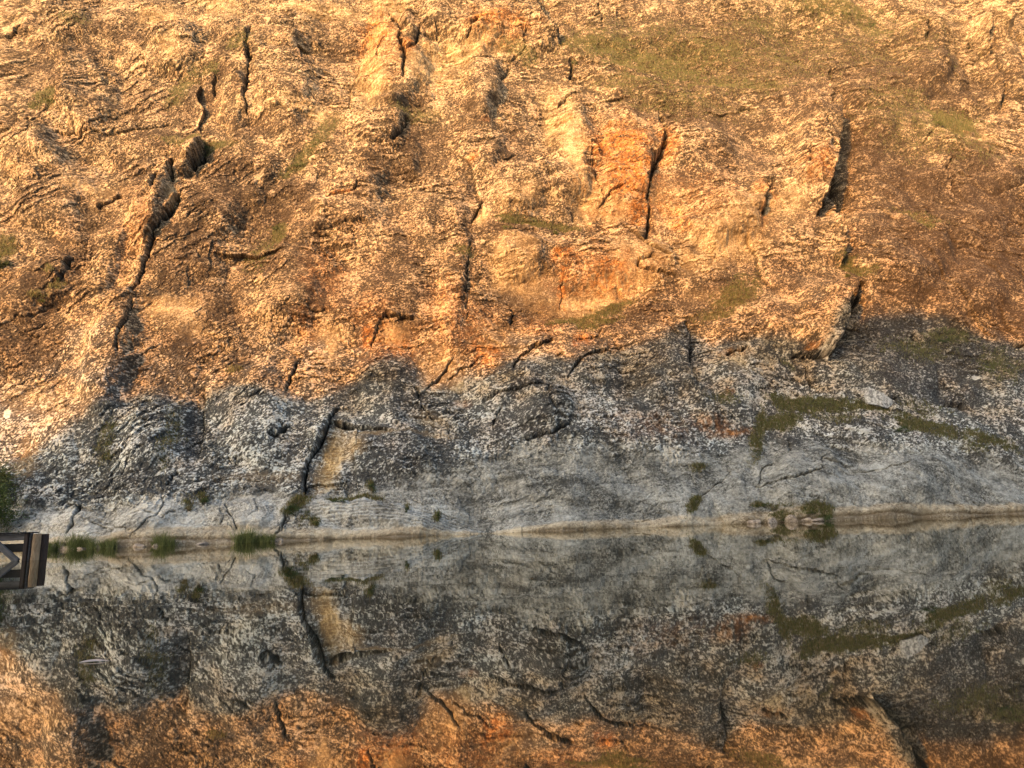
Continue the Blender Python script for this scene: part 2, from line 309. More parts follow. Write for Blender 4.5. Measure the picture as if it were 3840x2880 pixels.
# material patches: (kind, centre x, y, radius x, radius y, turn, weight); u v in picture px
PATCH = [
 # ochre bare limestone
 ('o',800,190,42,66,0,1),('o',835,95,40,50,0,.5),('o',930,165,70,45,10,1),('o',975,125,75,30,0,.9),('o',1030,115,60,28,-10,.9),
 ('o',1190,280,22,45,10,.8),('o',1232,330,34,90,-5,1),('o',1262,440,40,50,10,1),('o',1315,465,36,30,30,1),('o',1200,215,40,40,0,.7),
 ('o',1130,620,80,45,0,.9),('o',1230,660,120,30,0,1),('o',1330,620,90,36,-15,1),('o',1110,555,60,40,0,.7),('o',1380,565,90,50,0,.6),
 ('o',1570,520,95,50,-5,.8),('o',1620,470,90,40,0,.5),('o',1500,560,90,40,0,.6),('o',1700,450,40,40,0,.5),
 ('o',375,665,75,28,-5,1),('o',400,700,50,40,20,.7),('o',855,728,38,28,0,1.2),('o',715,745,14,34,5,.9),('o',700,720,30,20,0,.6),
 ('o',480,20,60,30,20,1),('o',350,45,60,25,0,.8),('o',840,10,50,35,10,.9),('o',700,30,120,18,5,.7),('o',375,125,22,30,0,.8),
 ('o',190,415,60,14,5,.5),('o',380,435,14,30,0,.8),('o',240,430,60,20,-20,.4),('o',1250,60,30,40,0,.0),('o',1070,740,60,40,0,.4),
 ('o',950,800,60,50,0,.5),('o',640,250,90,16,0,.5),('o',700,270,60,20,10,.5),('o',1440,430,60,40,0,.4),('o',990,830,20,14,0,.8),
 ('o',722,985,25,60,8,1.3),('o',705,1040,26,50,8,1.1),('o',765,975,30,34,40,.8),('o',800,945,60,8,3,.7),('o',920,947,60,6,2,.6),
 ('o',925,910,30,22,40,.4),('o',560,1040,110,16,0,.35),('o',1590,800,40,20,10,.4),('o',1560,640,80,20,0,.5),('o',2100,300,60,40,20,.5),
 ('o',90,870,120,50,10,.4),('o',60,1000,30,60,20,.6),('o',1120,450,60,30,0,.5),('o',1040,480,14,26,10,.9),
 ('o',2080,120,60,60,0,.3),('o',2150,60,30,80,-15,.4),
 # rust orange lichen
 ('r',1340,380,110,130,0,.45),('r',820,110,60,90,0,.5),('r',1290,600,130,60,0,.45),('r',1000,720,90,70,0,.3),('r',1080,80,80,40,0,.5),('r',840,750,80,50,0,.5),('r',1480,440,120,70,0,.3),
 ('r',1330,330,70,46,0,1.3),('r',1350,400,52,60,0,1.3),('r',1375,460,26,40,0,1.1),('r',1440,320,26,44,0,.9),('r',1268,378,14,20,10,.7),
 ('r',1205,562,26,14,-10,1.2),('r',1320,580,40,14,-5,1.1),('r',1300,610,30,26,0,.7),('r',1215,615,9,50,2,1.2),('r',1222,660,6,14,0,1),
 ('r',1345,620,20,30,10,.5),('r',795,730,14,30,0,1.1),('r',878,752,16,14,0,1),('r',1050,770,34,34,0,.75),('r',1255,735,20,24,0,.9),
 ('r',1240,755,10,20,0,.8),('r',815,80,36,52,0,.8),('r',880,125,24,24,20,.8),('r',1050,72,60,14,-5,.8),('r',1115,78,24,10,10,.7),
 ('r',1462,490,30,16,30,.7),('r',1450,455,40,14,10,.5),('r',1750,390,40,40,0,.55),('r',1640,430,30,20,10,.5),('r',1640,480,10,34,0,.5),
 ('r',1590,932,50,9,-12,1.1),('r',1540,925,60,20,0,.6),('r',1745,762,18,7,0,1.2),('r',1575,770,40,14,0,.4),('r',1570,856,14,5,0,.8),
 ('r',735,430,30,5,0,.9),('r',1018,365,14,12,0,.8),('r',1045,285,10,8,0,.8),('r',700,600,60,80,0,.35),('r',660,700,40,40,0,.35),
 ('r',1000,870,20,10,0,.35),('r',1400,930,120,40,0,.25),('r',300,510,40,70,20,.25),('r',960,680,50,80,0,.35),('r',1170,700,60,40,0,.3),
 ('r',1220,270,14,12,0,.5),('r',800,680,60,40,0,.3),
 # olive grass and moss
 ('g',1400,100,170,60,3,.5),('g',1600,130,220,60,8,.5),('g',1800,80,260,80,10,.45),('g',1500,220,150,40,8,.4),('g',2000,300,160,60,20,.35),('g',1950,240,110,50,20,.45),
 ('g',1320,110,110,34,3,1.1),('g',1430,140,120,36,8,1.1),('g',1520,110,120,26,0,1.0),('g',1600,180,110,26,12,.8),('g',1350,190,70,26,0,.8),
 ('g',1800,25,110,24,5,1.2),('g',1880,60,50,16,20,.9),('g',1640,60,80,26,0,.7),('g',1260,100,60,14,0,1.0),('g',1450,230,100,18,0,.7),
 ('g',650,345,52,12,-38,1.5),('g',620,370,26,9,-30,.8),('g',700,300,50,18,-45,.7),('g',105,220,26,20,-30,1.3),('g',88,240,24,8,-30,.9),
 ('g',8,545,30,24,-30,1.6),('g',430,310,80,10,5,.9),('g',460,155,24,10,-20,.8),('g',520,110,30,20,-40,.7),('g',170,65,40,14,0,.5),
 ('g',400,190,20,60,35,.7),('g',1090,490,30,9,10,1.3),('g',1150,495,90,10,2,1.1),('g',1220,500,40,8,5,.8),('g',900,260,60,14,0,.5),
 ('g',1120,120,50,16,20,.8),('g',1590,640,60,34,-35,.75),('g',1550,680,60,20,-10,.5),('g',2060,270,60,34,0,1.1),('g',2020,265,24,16,0,1.0),
 ('g',1840,590,40,14,20,.9),('g',1820,570,30,12,0,.8),('g',1960,220,50,16,20,.6),('g',1980,480,60,14,20,.4),('g',1990,500,20,10,0,.7),
 ('g',1750,872,90,17,6,1.5),('g',1830,880,80,14,10,1.4),('g',1690,905,60,17,-15,1.3),('g',1640,930,16,50,10,1.0),('g',1800,905,50,10,10,.7),
 ('g',1960,925,50,20,15,1.4),('g',2030,945,70,16,20,1.0),('g',2130,965,80,12,15,1.0),('g',1990,890,60,16,10,.5),('g',2150,800,50,40,0,.6),
 ('g',2040,735,60,14,5,.8),('g',1980,760,80,30,5,.45),('g',1630,980,14,34,20,.6),('g',1505,1012,30,8,-5,.9),('g',2100,980,40,10,10,.6),
 ('g',1755,1108,36,12,-5,1.8),('g',1690,1118,24,7,0,1.4),('g',1640,1094,24,4,0,1.3),('g',1500,1090,9,26,35,1.6),('g',1680,1100,24,5,0,.8),
 ('g',1780,1115,14,14,0,1.6),('g',745,1080,40,5,-5,1.5),('g',800,1075,30,5,10,1.3),('g',803,1055,6,14,0,1.3),('g',878,1098,5,12,0,1.6),
 ('g',945,1112,6,14,10,1.6),('g',640,1100,30,14,-30,1.5),('g',660,1120,26,5,-50,1.3),('g',680,1130,10,10,0,1.2),('g',440,1085,10,10,0,1.3),
 ('g',410,1098,10,14,20,.7),('g',130,630,20,6,-15,1.0),('g',90,650,20,8,-10,1.0),('g',120,600,10,10,0,1),('g',235,960,20,50,15,.5),
 ('g',370,960,20,80,15,.4),('g',505,800,20,8,-20,.6),('g',1240,690,60,10,-10,.6),('g',1320,665,60,12,-20,.9),('g',1290,700,50,14,-15,.7),
 ('g',1000,560,26,10,0,.7),('g',600,490,26,20,-40,.9),('g',560,540,30,60,30,.3),('g',1560,870,40,14,0,.7),('g',1700,790,20,6,30,.8),
 # dry brown gullies (dirt, dead grass)
 ('b',1600,140,420,110,6,.75),('b',1950,170,260,110,15,.7),('b',2060,520,200,230,20,.9),('b',1900,330,80,160,10,.6),('b',1500,250,200,40,8,.6),
 ('b',470,400,60,110,35,.8),('b',400,560,60,110,25,.8),('b',540,420,70,60,-30,.7),('b',620,430,60,60,-40,.8),('b',570,520,60,80,30,.8),
 ('b',470,650,60,60,20,.7),('b',300,230,90,60,0,.4),('b',260,80,100,18,5,.8),('b',170,120,70,24,0,.6),('b',480,150,24,60,30,.6),
 ('b',430,220,26,60,40,.8),('b',350,300,60,20,-10,.6),('b',290,400,50,60,30,.6),('b',220,480,50,60,30,.5),('b',160,560,60,40,-40,.8),
 ('b',100,640,100,60,-30,.8),('b',60,740,90,60,-25,.9),('b',860,240,60,20,5,.9),('b',910,320,70,60,0,.9),('b',840,370,50,40,-30,.8),
 ('b',660,540,40,60,30,.6),('b',690,640,30,60,30,.6),('b',400,760,60,60,0,.6),('b',520,760,30,80,20,.5),('b',1020,280,50,50,0,.5),
 ('b',1100,330,60,50,0,.4),('b',1450,220,120,50,5,.7),('b',1700,110,200,60,5,.6),('b',1560,60,90,40,0,.6),('b',1900,180,120,40,15,.5),
 ('b',1400,90,60,50,0,.5),('b',1880,300,60,60,20,1.0),('b',1960,400,100,70,20,1.1),('b',2100,400,120,70,25,1.1),('b',2150,560,90,100,30,1.1),
 ('b',2040,560,120,50,15,1.0),('b',1960,640,90,30,10,.9),('b',1920,500,60,60,0,.8),('b',2180,700,60,40,20,1.0),('b',1350,690,80,40,-15,.8),
 ('b',1150,660,90,40,10,.8),('b',1430,660,90,14,-5,.8),('b',1550,650,80,50,-20,.8),('b',880,540,40,60,0,.5),('b',840,600,50,40,0,.6),
 ('b',1480,540,40,14,20,.6),('b',1110,500,120,20,0,.7),('b',1460,400,30,20,0,.5),('b',1590,340,90,30,5,.5),('b',720,100,60,40,20,.5),
 ('b',100,170,60,60,0,.6),('b',60,480,60,50,0,.5),('b',320,830,60,50,0,.5),('b',880,690,26,80,0,.7),('b',700,560,40,20,0,.3),
 ('b',1830,620,60,40,10,.5),('b',1700,620,40,20,10,.5),('b',1730,230,60,30,20,.5),('b',2050,220,60,40,10,.6),('b',570,290,90,20,0,.6),
 # black lichen and water stain
 ('k',1480,750,18,60,0,1.0),('k',1440,760,60,40,0,.6),('k',1380,800,60,60,0,.4),('k',1400,880,60,40,0,.5),('k',1160,860,60,16,5,.9),
 ('k',1130,920,80,40,0,.6),('k',1180,900,30,30,0,.7),('k',1060,940,60,30,0,.6),('k',1170,955,80,14,0,.8),('k',870,980,110,40,10,.7),
 ('k',830,1020,90,30,0,.6),('k',870,880,40,40,0,.6),('k',830,800,60,40,-10,.4),('k',250,880,60,20,-20,.5),('k',200,960,60,40,0,.3),
 ('k',330,960,50,80,0,.4),('k',420,950,20,80,5,.7),('k',530,880,60,30,0,.5),('k',560,960,40,40,0,.35),('k',300,1050,120,24,0,.75),
 ('k',480,1030,60,16,0,.4),('k',1000,1060,170,20,5,.5),('k',800,1040,110,24,0,.6),('k',1150,1030,140,20,8,.5),('k',300,1068,160,14,0,.5),('k',1280,1075,160,24,10,.5),('k',1500,1040,120,24,-10,.4),('k',1650,1050,60,20,20,.35),('k',1100,1010,120,20,0,.55),('k',1420,1010,140,14,3,.45),('k',1800,990,200,16,8,.5),('k',2000,1040,120,14,10,.3),('k',330,1070,60,12,0,.7),('k',1940,700,90,30,5,.9),('k',1950,770,110,60,5,1.1),('k',2060,790,90,60,10,.9),('k',1990,850,120,24,12,1.0),
 ('k',2060,860,80,20,15,1.0),('k',1880,740,40,40,0,.7),('k',1780,952,120,10,4,.7),('k',1860,940,60,30,0,.7),('k',2080,1000,90,16,12,.6),
 ('k',2120,760,60,40,0,.7),('k',2190,820,40,50,0,.4),('k',1240,770,24,30,0,.6),('k',1330,960,80,12,0,.5),('k',1250,940,80,20,0,.5),
 ('k',600,1080,40,16,20,.5),('k',650,1080,20,30,0,.8),('k',530,1060,80,12,0,.5),('k',1210,1075,50,10,25,.5),('k',1400,1100,90,6,3,.5),
 ('k',1100,640,60,16,0,.35),('k',1180,620,40,26,0,.4),('k',700,1075,50,5,0,.4),('k',1110,940,40,12,0,.5),('k',620,970,50,40,0,.3),
 # strikingly white lichen plates
 ('w',560,940,90,90,0,.7),('w',520,860,60,40,0,.5),('w',620,950,60,40,20,.7),('w',600,1000,60,30,0,.6),('w',1100,950,90,26,0,.5),
 ('w',1060,880,70,24,0,.5),('w',1240,850,70,50,0,.6),('w',1290,870,60,40,0,.5),('w',1300,900,80,40,0,.4),('w',1590,810,70,50,0,.8),('w',1700,820,70,30,20,.8),
 ('w',1530,760,60,40,0,.5),('w',1800,780,50,36,30,.7),('w',1800,930,70,14,15,1.0),('w',1860,945,40,12,25,1.0),('w',2000,810,60,40,0,.3),
 ('w',2095,828,24,9,5,1.2),('w',2090,765,12,12,0,1.0),('w',340,940,50,50,0,.5),('w',360,1000,50,24,0,.6),('w',1620,860,60,20,-10,.6),
 ('w',19,893,8,11,0,2.4),('w',21,905,6,5,0,2.4),('w',558,388,13,8,-20,1.8),('w',584,408,6,4,-20,1.5),('w',582,62,8,10,0,1.4),
 ('w',108,14,8,12,30,1.2),('w',1430,987,20,8,0,1.0),('w',2150,880,60,20,10,.4),('w',1180,780,50,26,0,.6),('w',890,905,40,30,0,.4),
]

# ------------------------------------------------------------------ cliff base surface
shore_x = np.array([-260., -110, -60, -34, -22, 12, 30, 52, 80, 130, 260])
shore_y = np.array([  38.,   50, 55.5, 58.6, 60.8, 66.9, 68.6, 71.0, 73.5, 76, 70])
def shore(x):
    return np.interp(x, shore_x, shore_y)
def recess(z):                                 # how far the wall leans back with height
    return 0.62*z - 0.27*np.where(z > 12, (z-12) - 6*(1-np.exp(-(np.maximum(z, 12)-12)/6)), 0)

STEP = 0.84/1024*2212                          # grid step in survey px
az = np.arange(-60, 2290, STEP)
xs_in = []
for u in az:                                   # equal angles seen from the water's edge opposite
    d = ray(u, 829.5+100); t = d[0]/d[1]
    xs_in.append(t)
ratio = np.array(xs_in)
xx = np.linspace(-140, 140, 6000)
rr = xx/shore(xx)
xin = np.interp(ratio, rr, xx)
# above the shore the wall leans away, so keep going a little past the frame at finer steps
left = xin[0]-np.cumsum(np.geomspace(.08, 5, 90)); right = xin[-1]+np.cumsum(np.geomspace(.08, 5, 90))
xs = np.concatenate([left[::-1], xin, right]).astype(np.float64)
zs = [-1.6, -1.0, -.5, -.2]
z = 0.0
while z < 96:
    zs.append(z)
    dist = 67+recess(np.array(z))
    # step so that it looks STEP px tall from the opposite bank
    e = math.atan2(z-1, dist)
    z += max(.028, STEP/FPX*dist/ max(.35, math.cos(e)) / (1.02 if z > 12 else 1.0)*.80)
top_extra = zs[-1]+np.cumsum(np.geomspace(.15, 3, 18))
zs = np.array(list(zs)+list(top_extra))
NX, NZ = len(xs), len(zs)
print('cliff grid', NX, NZ, NX*NZ)
X, Z = np.meshgrid(xs, zs)
X = X.ravel(); Z = Z.ravel()
dsh = np.gradient(shore(xs), xs); dsh = np.convolve(dsh, np.ones(41)/41, 'same')
Nh = np.stack([dsh, -np.ones_like(dsh)], 1); Nh /= np.linalg.norm(Nh, axis=1)[:, None]   # points to the river
nhx = np.tile(Nh[:, 0], NZ); nhy = np.tile(Nh[:, 1], NZ)
shs = np.interp(xs, xx, np.convolve(np.pad(shore(xx), 60, 'edge'), np.ones(121)/121, 'valid'))
SY = np.tile(shs, NZ)
rec = recess(Z)
SX = X*(1+rec/67.)                              # fan out so that the grid keeps its pitch as it leans away
BX = SX-0*nhx; BY = SY+rec
base = np.stack([BX, BY, Z], 1)
slope = 0.62-0.27*np.where(Z > 12, 1-np.exp(-(np.maximum(Z, 12)-12)/6), 0)
N = np.stack([nhx, nhy, slope*1.0], 1); N /= np.linalg.norm(N, axis=1)[:, None]
U, V = project(base)
SXm, Zm = SX, Z*1.15

# warp so that traced lines are ragged
wu = 3.6*perlin(SXm*.8, Zm*.8, 60)+2.2*perlin(SXm*2.2, Zm*2.2, 61)+1.0*perlin(SXm*5, Zm*5, 65)
wv = 3.6*perlin(SXm*.8, Zm*.8, 62)+2.2*perlin(SXm*2.2, Zm*2.2, 63)+1.0*perlin(SXm*5, Zm*5, 66)
Uw, Vw = U+wu, V+wv

H = np.zeros_like(U); CAV = np.zeros_like(U)
# the whole wall's slow swell
H += 1.2*fbm(SXm*.045, Zm*.05, 2, 5)+.45*fbm(SXm*.13, Zm*.13, 2, 9)
for cx, cy, rx, ry, ang, hh in FORMS:
    R = 1.6*max(rx, ry)
    idx = np.nonzero((np.abs(Uw-cx) < R) & (np.abs(Vw-cy) < R))[0]
    if not len(idx): continue
    a = math.radians(ang); du = Uw[idx]-cx; dv = Vw[idx]-cy
    p = (du*math.cos(a)+dv*math.sin(a))/rx; q = (-du*math.sin(a)+dv*math.cos(a))/ry
    r = np.sqrt(p*p+q*q)*(1+.25*perlin(SXm[idx]*.35, Zm[idx]*.35, 77))
    H[idx] += (.9 if cy < 790 else .5)*hh*(1-smooth(.4, 1.15, r))
CLEFT = [   # tall offsets: the block on the left stands proud, the rock right of the line lies deeper
 (S(3,(1000,500),(1022,590),(1062,680),(1072,800),(1092,900),(1060,1000),(1040,1100),(1010,1190),(975,1270)), 3, .8, 2.5, 75),
 (S(3,(1118,1130),(1090,1300),(1092,1400)), 4, 1.2, 1.4, 35),
 (S(3,(1118,1400),(1138,1480),(1105,1590)), 3.5, 1.2, 1.0, 30),
 (S(6,(1140,280),(1108,350),(1108,450),(1100,530),(1045,630)), 3, .9, 1.5, 60),
 (S(6,(1208,190),(1198,290),(1168,350)), 2.5, .8, .9, 25),
 (S(1,(1200,840),(1180,930),(1140,1000)), 3, .8, .75, 35),
 (S(1,(1012,940),(1022,1020),(1008,1095)), 2.5, .6, .45, 25),
 (S(1,(1058,1180),(1030,1260),(980,1330)), 2.5, .6, .5, 30),
 (S(2,(1222,10),(1228,80),(1275,170),(1330,245)), 3, .9, .95, 50),
 (S(3,(1990,0),(2030,90),(2050,120),(2085,200)), 2.5, .6, .9, 40),
 (S(3,(1935,210),(1950,300),(1968,370)), 3, .8, .8, 30),
 (S(3,(2040,490),(2070,570),(2068,640)), 3, .8, .7, 30),
 (S(3,(655,1110),(668,1190),(640,1300)), 3, .8, .7, 30),
 (S(2,(1948,710),(1962,800),(1965,870),(1915,960),(1880,1060)), 3, 1.0, .6, 30),
 (S(1,(1478,230),(1455,290),(1465,360),(1470,430)), 2.5, .6, .4, 30),
]
ALL = [c+(False,) for c in CR]+[c+(True,) for c in CLEFT]
for pts, w, dep, rise, L, cleft in ALL:
    P = np.array(pts)
    if P[:, 1].mean() > 1050 and not cleft:                  # joints of the scoured foot are narrow
        dep *= .5; rise *= .35; w *= .6
    pad = 3*L+10
    idx = np.nonzero((Uw > P[:, 0].min()-pad) & (Uw < P[:, 0].max()+pad) & (Vw > P[:, 1].min()-pad) & (Vw < P[:, 1].max()+pad))[0]
    if not len(idx): continue
    u = Uw[idx]; v = Vw[idx]
    best = np.full(len(idx), 1e9); sgn = np.zeros(len(idx)); tt = np.zeros(len(idx))
    seg = np.hypot(*(P[1:]-P[:-1]).T); cum = np.concatenate([[0], np.cumsum(seg)])
    for k in range(len(P)-1):
        ax, ay = P[k]; bx, by = P[k+1]; dx, dy = bx-ax, by-ay; l2 = dx*dx+dy*dy
        t0 = ((u-ax)*dx+(v-ay)*dy)/l2
        t = np.clip(t0, 0, 1)
        ex = u-ax-t*dx; ey = v-ay-t*dy; d = np.hypot(ex, ey)
        c = dx*(v-ay)-dy*(u-ax)
        mk = d < best-1e-6
        best[mk] = d[mk]; sgn[mk] = np.sign(c[mk]); tt[mk] = (cum[k]+t0[mk]*seg[k])/cum[-1]
    taper = smooth(-.12, .12, tt)*(1-smooth(.88, 1.12, tt))
    wl = w*(.35+.65*np.sin(tt*7+w*7)**2)*(1-.35*(P[:, 1].mean() > 1060))
    g = np.exp(-(best/wl)**1.3)
    H[idx] -= dep*g*np.clip(taper*1.4, 0, 1)
    if not cleft: CAV[idx] = np.maximum(CAV[idx], np.exp(-(best/(wl*1.1))**2)*taper*min(1, dep*(3.0 if P[:, 1].mean() > 1050 else 1)))
    side = np.where(sgn > 0, np.exp(-best/L), (-.95 if cleft else -.35)*np.exp(-(best/(L*.8))**(1.6 if cleft else 1)))
    H[idx] += 1.0*rise*side*taper if cleft else (.62 if (w >= 5 or rise >= 1.6) else .36)*rise*side*taper
FORM_H = H.copy()

# masks
def blur_noise(s, seed, o=3):
    return fbm(SXm*s, Zm*s, o, seed, .55)
edge = blur_noise(.45, 21, 4)
edge2 = blur_noise(1.6, 27, 3)
MK = {k: np.zeros_like(U) for k in 'orgbkw'}
for k, cx, cy, rx, ry, ang, wt in PATCH:
    R = 2.0*max(rx, ry)
    idx = np.nonzero((np.abs(Uw-cx) < R) & (np.abs(Vw-cy) < R))[0]
    if not len(idx) or wt == 0: continue
    if k == 'g' and cy < 270 and cx > 1200: wt = wt*.68
    if k == 'g' and cx > 1550 and 780 < cy < 1000: wt = wt*.8
    if k == 'o' and cy < 260: wt = wt*.75
    a = math.radians(ang); du = Uw[idx]-cx; dv = Vw[idx]-cy
    p = (du*math.cos(a)+dv*math.sin(a))/rx; q = (-du*math.sin(a)+dv*math.cos(a))/ry
    r = np.sqrt(p*p+q*q)+.33*edge[idx]+.22*edge2[idx]
    f = wt*(1-smooth(.35, 1.35, r))
    MK[k][idx] = np.maximum(MK[k][idx], f)+.25*np.minimum(MK[k][idx], f)
# zones: smooth scoured toe with pale slabs, tan tide band
toe_u = np.array([-300, 0, 100, 230, 330, 450, 500, 560, 640, 690, 760, 860, 960, 1050, 1150, 1300, 1450, 1560, 1640, 1740, 1860, 1960, 2100, 2212, 2600])
toe_v = np.array([1090, 1090, 1090, 1088, 1082, 1085, 1060, 1050, 1070, 1066, 1058, 1040, 1015, 985, 965, 975, 985, 972, 955, 958, 972, 985, 992, 1000, 1010])
toe = smooth(-26, 26, V+16*edge+14*edge2-np.interp(U, toe_u, toe_v))
shv_u = np.array([-200, 259, 515, 603, 1060, 1382, 1643, 1958, 2212, 2500])
shv_v = np.array([1192, 1182.5, 1172.7, 1169, 1152, 1140, 1131, 1119, 1109.5, 1100])
band_h = np.interp(U, [-100, 300, 420, 700, 1000, 1400, 1700, 1790, 2212], [26, 22, 30, 22, 14, 22, 26, 18, 20])
tan = smooth(-4, 4, V+2.5*edge+1.5*edge2-(np.interp(U, shv_u, shv_v)-band_h))
under = smooth(1.5, -.5, Z*20)*0
smo = np.clip(np.maximum(toe, .75*np.clip(MK['o'], 0, 1)), 0, 1)
smo = np.maximum(smo, .25*np.clip(MK['r'], 0, 1))
rough = (1-.86*toe)*(1-.45*np.clip(MK['o'], 0, 1))*(1-.35*np.clip(MK['g'], 0, 1))

# strata direction: steep '/' on the left, level in the middle, '\' on the right
wl_ = np.clip(1-smooth(350, 850, U+60*edge), 0, 1)*(1-smooth(900, 1080, V)*.6)
wr_ = smooth(1500, 1850, U+60*edge)*smooth(100, 350, V+50*edge)
wm_ = np.clip(1-wl_-wr_, 0, 1)
def strata(sx, sy, seed, octs=1):
    out = 0
    jx = .25*perlin(SXm*1.1, Zm*1.1, seed+40); jy = .25*perlin(SXm*1.1, Zm*1.1, seed+41)
    for wgt, ang in ((wl_, 48), (wm_, 5), (wr_, -24)):
        a = math.radians(ang); c, s = math.cos(a), math.sin(a)
        p = (SXm*c+Zm*s); q = (-SXm*s+Zm*c)
        out = out+wgt*fbm(p*sx+jx, q*sy+jy, octs, seed+int(ang)+60)
    return out
n1 = strata(.45, .8, 100, 2)
n2 = strata(1.5, 2.8, 200)
n3 = strata(3.6, 5.8, 300)
n4 = strata(5.0, 8.5, 400)
region = np.where(wl_ > .5, 0, np.where(wr_ > .5, 2, 1))
def hsh(i, j, k):
    h = _perm[(_perm[(i+k*131) & 4095]+j) & 4095]
    return h
def facets(cell, asp, seed, warp=.25, cont=False):
    """broken rock faces: every cell is a tilted plane of its own; returns height, joint mask, cell shade"""
    Hh = np.zeros(len(U), np.float32); Jn = np.zeros_like(Hh); Sh = np.zeros_like(Hh)
    for rg, ang in ((0, 50), (1, 6), (2, -24)):
        if cont:
            if rg != 1: continue
            idx = np.arange(len(U)); ang = 12
        else:
            idx = np.nonzero(region == rg)[0]
        if not len(idx): continue
        a = math.radians(ang); c, sn = math.cos(a), math.sin(a)
        x = SXm[idx]; y = Zm[idx]
        p = ((x*c+y*sn)/(cell*asp)).astype(np.float32); q = ((-x*sn+y*c)/cell).astype(np.float32)
        wx = perlin(p*.9, q*.9, seed+1)*warp+perlin(p*2.7, q*2.7, seed+5)*warp*.5
        wy = perlin(p*.9, q*.9, seed+2)*warp+perlin(p*2.7, q*2.7, seed+6)*warp*.5
        p = p+wx+700; q = q+wy+700
        pi = np.floor(p).astype(np.int32); qi = np.floor(q).astype(np.int32)
        f1 = np.full(len(idx), 9, np.float32); f2 = np.full(len(idx), 9, np.float32)
        hh = np.full(len(idx), -9 if cont else 0, np.float32); sh = np.zeros(len(idx), np.float32)
        for di in (-1, 0, 1):
            for dj in (-1, 0, 1):
                k = hsh(pi+di, qi+dj, seed)
                k2 = _perm[(k+77) & 4095]; k3 = _perm[(k2+191) & 4095]
                ex = p-(pi+di+.12+.76*k/4096.); ey = q-(qi+dj+.12+.76*k2/4096.)
                d = np.sqrt(ex*ex+ey*ey)
                near = d < f1
                f2 = np.where(near, f1, np.minimum(f2, d))
                f1 = np.where(near, d, f1)
                tx = _gx[k3]*.9; tyy = _gy[k3]*.9
                if cont:      # planes that meet in creases, no steps between them
                    hh = np.maximum(hh, (k2/4096.-.5)*.5+ex*tx+ey*tyy-.55*d*d)
                else:
                    hh = np.where(near, (k2/4096.-.5)*.30+ex*tx+ey*tyy, hh)
                sh = np.where(near, k3/4096., sh)
        Hh[idx] = hh; Jn[idx] = np.exp(-((f2-f1)/.13)**2); Sh[idx] = sh
    return Hh, Jn, Sh
f0h, f0j, f0s = facets(9.0, .75, 891, .16, True)
H += (.3+.7*rough)*1.5*f0h
f1h, f1j, f1s = facets(3.8, 1.1, 901, .16, True)
f2h, f2j, f2s = facets(1.5, 1.35, 911, .2, True)
f3h, f3j, f3s = facets(.52, 1.35, 921, .4)
f4h, f4j, f4s = facets(.26, 1.3, 931, .45)
lump = blur_noise(.8, 31, 2)
big = smooth(-.6, .6, blur_noise(.10, 35, 2))
amp = rough*(.55+.55*big)
led = np.exp(-(strata(.16, .95, 700, 2)/.045)**2)*smooth(-.05, .35, blur_noise(.14, 57, 2))
led2 = np.exp(-(strata(.40, 1.9, 720, 2)/.05)**2)*smooth(0, .35, blur_noise(.22, 59, 2))
ledn = strata(.16, .95, 700, 2)
H += (.35+.65*rough)*(-.20*led-.08*led2+.12*np.tanh(5*ledn)*smooth(-.05, .35, blur_noise(.14, 57, 2)))
H += amp*(.09*lump+.62*f1h+.26*f2h-.04*f2j+.085*f3h-.04*f3j+.05*f4h-.02*f4j+.025*n2+.02*n3)
H += (1-rough)*(.40*f1h+.12*f2h*(1-toe*.5))
# toe: thin bedding, soft swell, scoops at the tide line
bed = strata(.25, 2.4, 500, 2)
H += toe*(.05*f3h*(.3+.7*big)+.05*f2h)
H += toe*(.14*blur_noise(.35, 37, 4)+.025*bed+.03*n3)
arcs_c = np.interp(U, [600, 714, 824, 934, 1010, 1100], [1118, 1108, 1105, 1116, 1130, 1160])
arcz = smooth(600, 680, U)*(1-smooth(980, 1060, U))*smooth(-22, -14, V-arcs_c)*(1-smooth(20, 40, V-arcs_c))
arcp = (V-arcs_c+2*edge)
H += arcz*.035*np.sin(arcp*.95)
strip = smooth(.3, .8, 1-np.hypot((Uw-716+.12*(V-985))/34, (V-1000)/90))
H += strip*.07*np.sin(V*.75+2.5*edge)
# tide notch and little shelf
zsh = V-np.interp(U, shv_u, shv_v)
H -= .28*np.exp(-((Z-.10)/.12)**2)*(.5+.5*np.clip(edge+.5, 0, 1))
H += .15*np.exp(-((Z-.50)/.3)**2)
# grassy ground bulges softly
H += np.clip(MK['g'], 0, 1)*.12*n2
fade_in = smooth(0, 1, (Z+1.6)/1.6)
world_pos = base+N*(H*np.clip(fade_in, .2, 1))[:, None]

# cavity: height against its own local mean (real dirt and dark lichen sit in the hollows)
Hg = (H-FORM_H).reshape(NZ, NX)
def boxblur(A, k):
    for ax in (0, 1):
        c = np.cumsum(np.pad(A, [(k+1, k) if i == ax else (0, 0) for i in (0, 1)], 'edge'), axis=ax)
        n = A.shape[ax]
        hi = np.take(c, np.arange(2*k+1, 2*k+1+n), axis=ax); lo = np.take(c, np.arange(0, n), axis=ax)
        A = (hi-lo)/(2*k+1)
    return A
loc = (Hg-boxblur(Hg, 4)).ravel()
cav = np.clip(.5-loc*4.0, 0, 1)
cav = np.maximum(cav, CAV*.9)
speck = np.clip(.5+.42*np.tanh(1.8*(n3+.7*n4+.4*n2))+.45*(f4s-.5)+.35*(f3s-.5)-.35*f4j-.25*f3j, 0, 1)
dark = np.clip(MK['k'], 0, 1.2)
brown = np.clip(MK['b'], 0, 1.2)
blotch = blur_noise(.42, 47, 4)
lichen = 1-smooth(9, 26, Z+5*blotch)          # flood-line lichens: pale plates on black rock
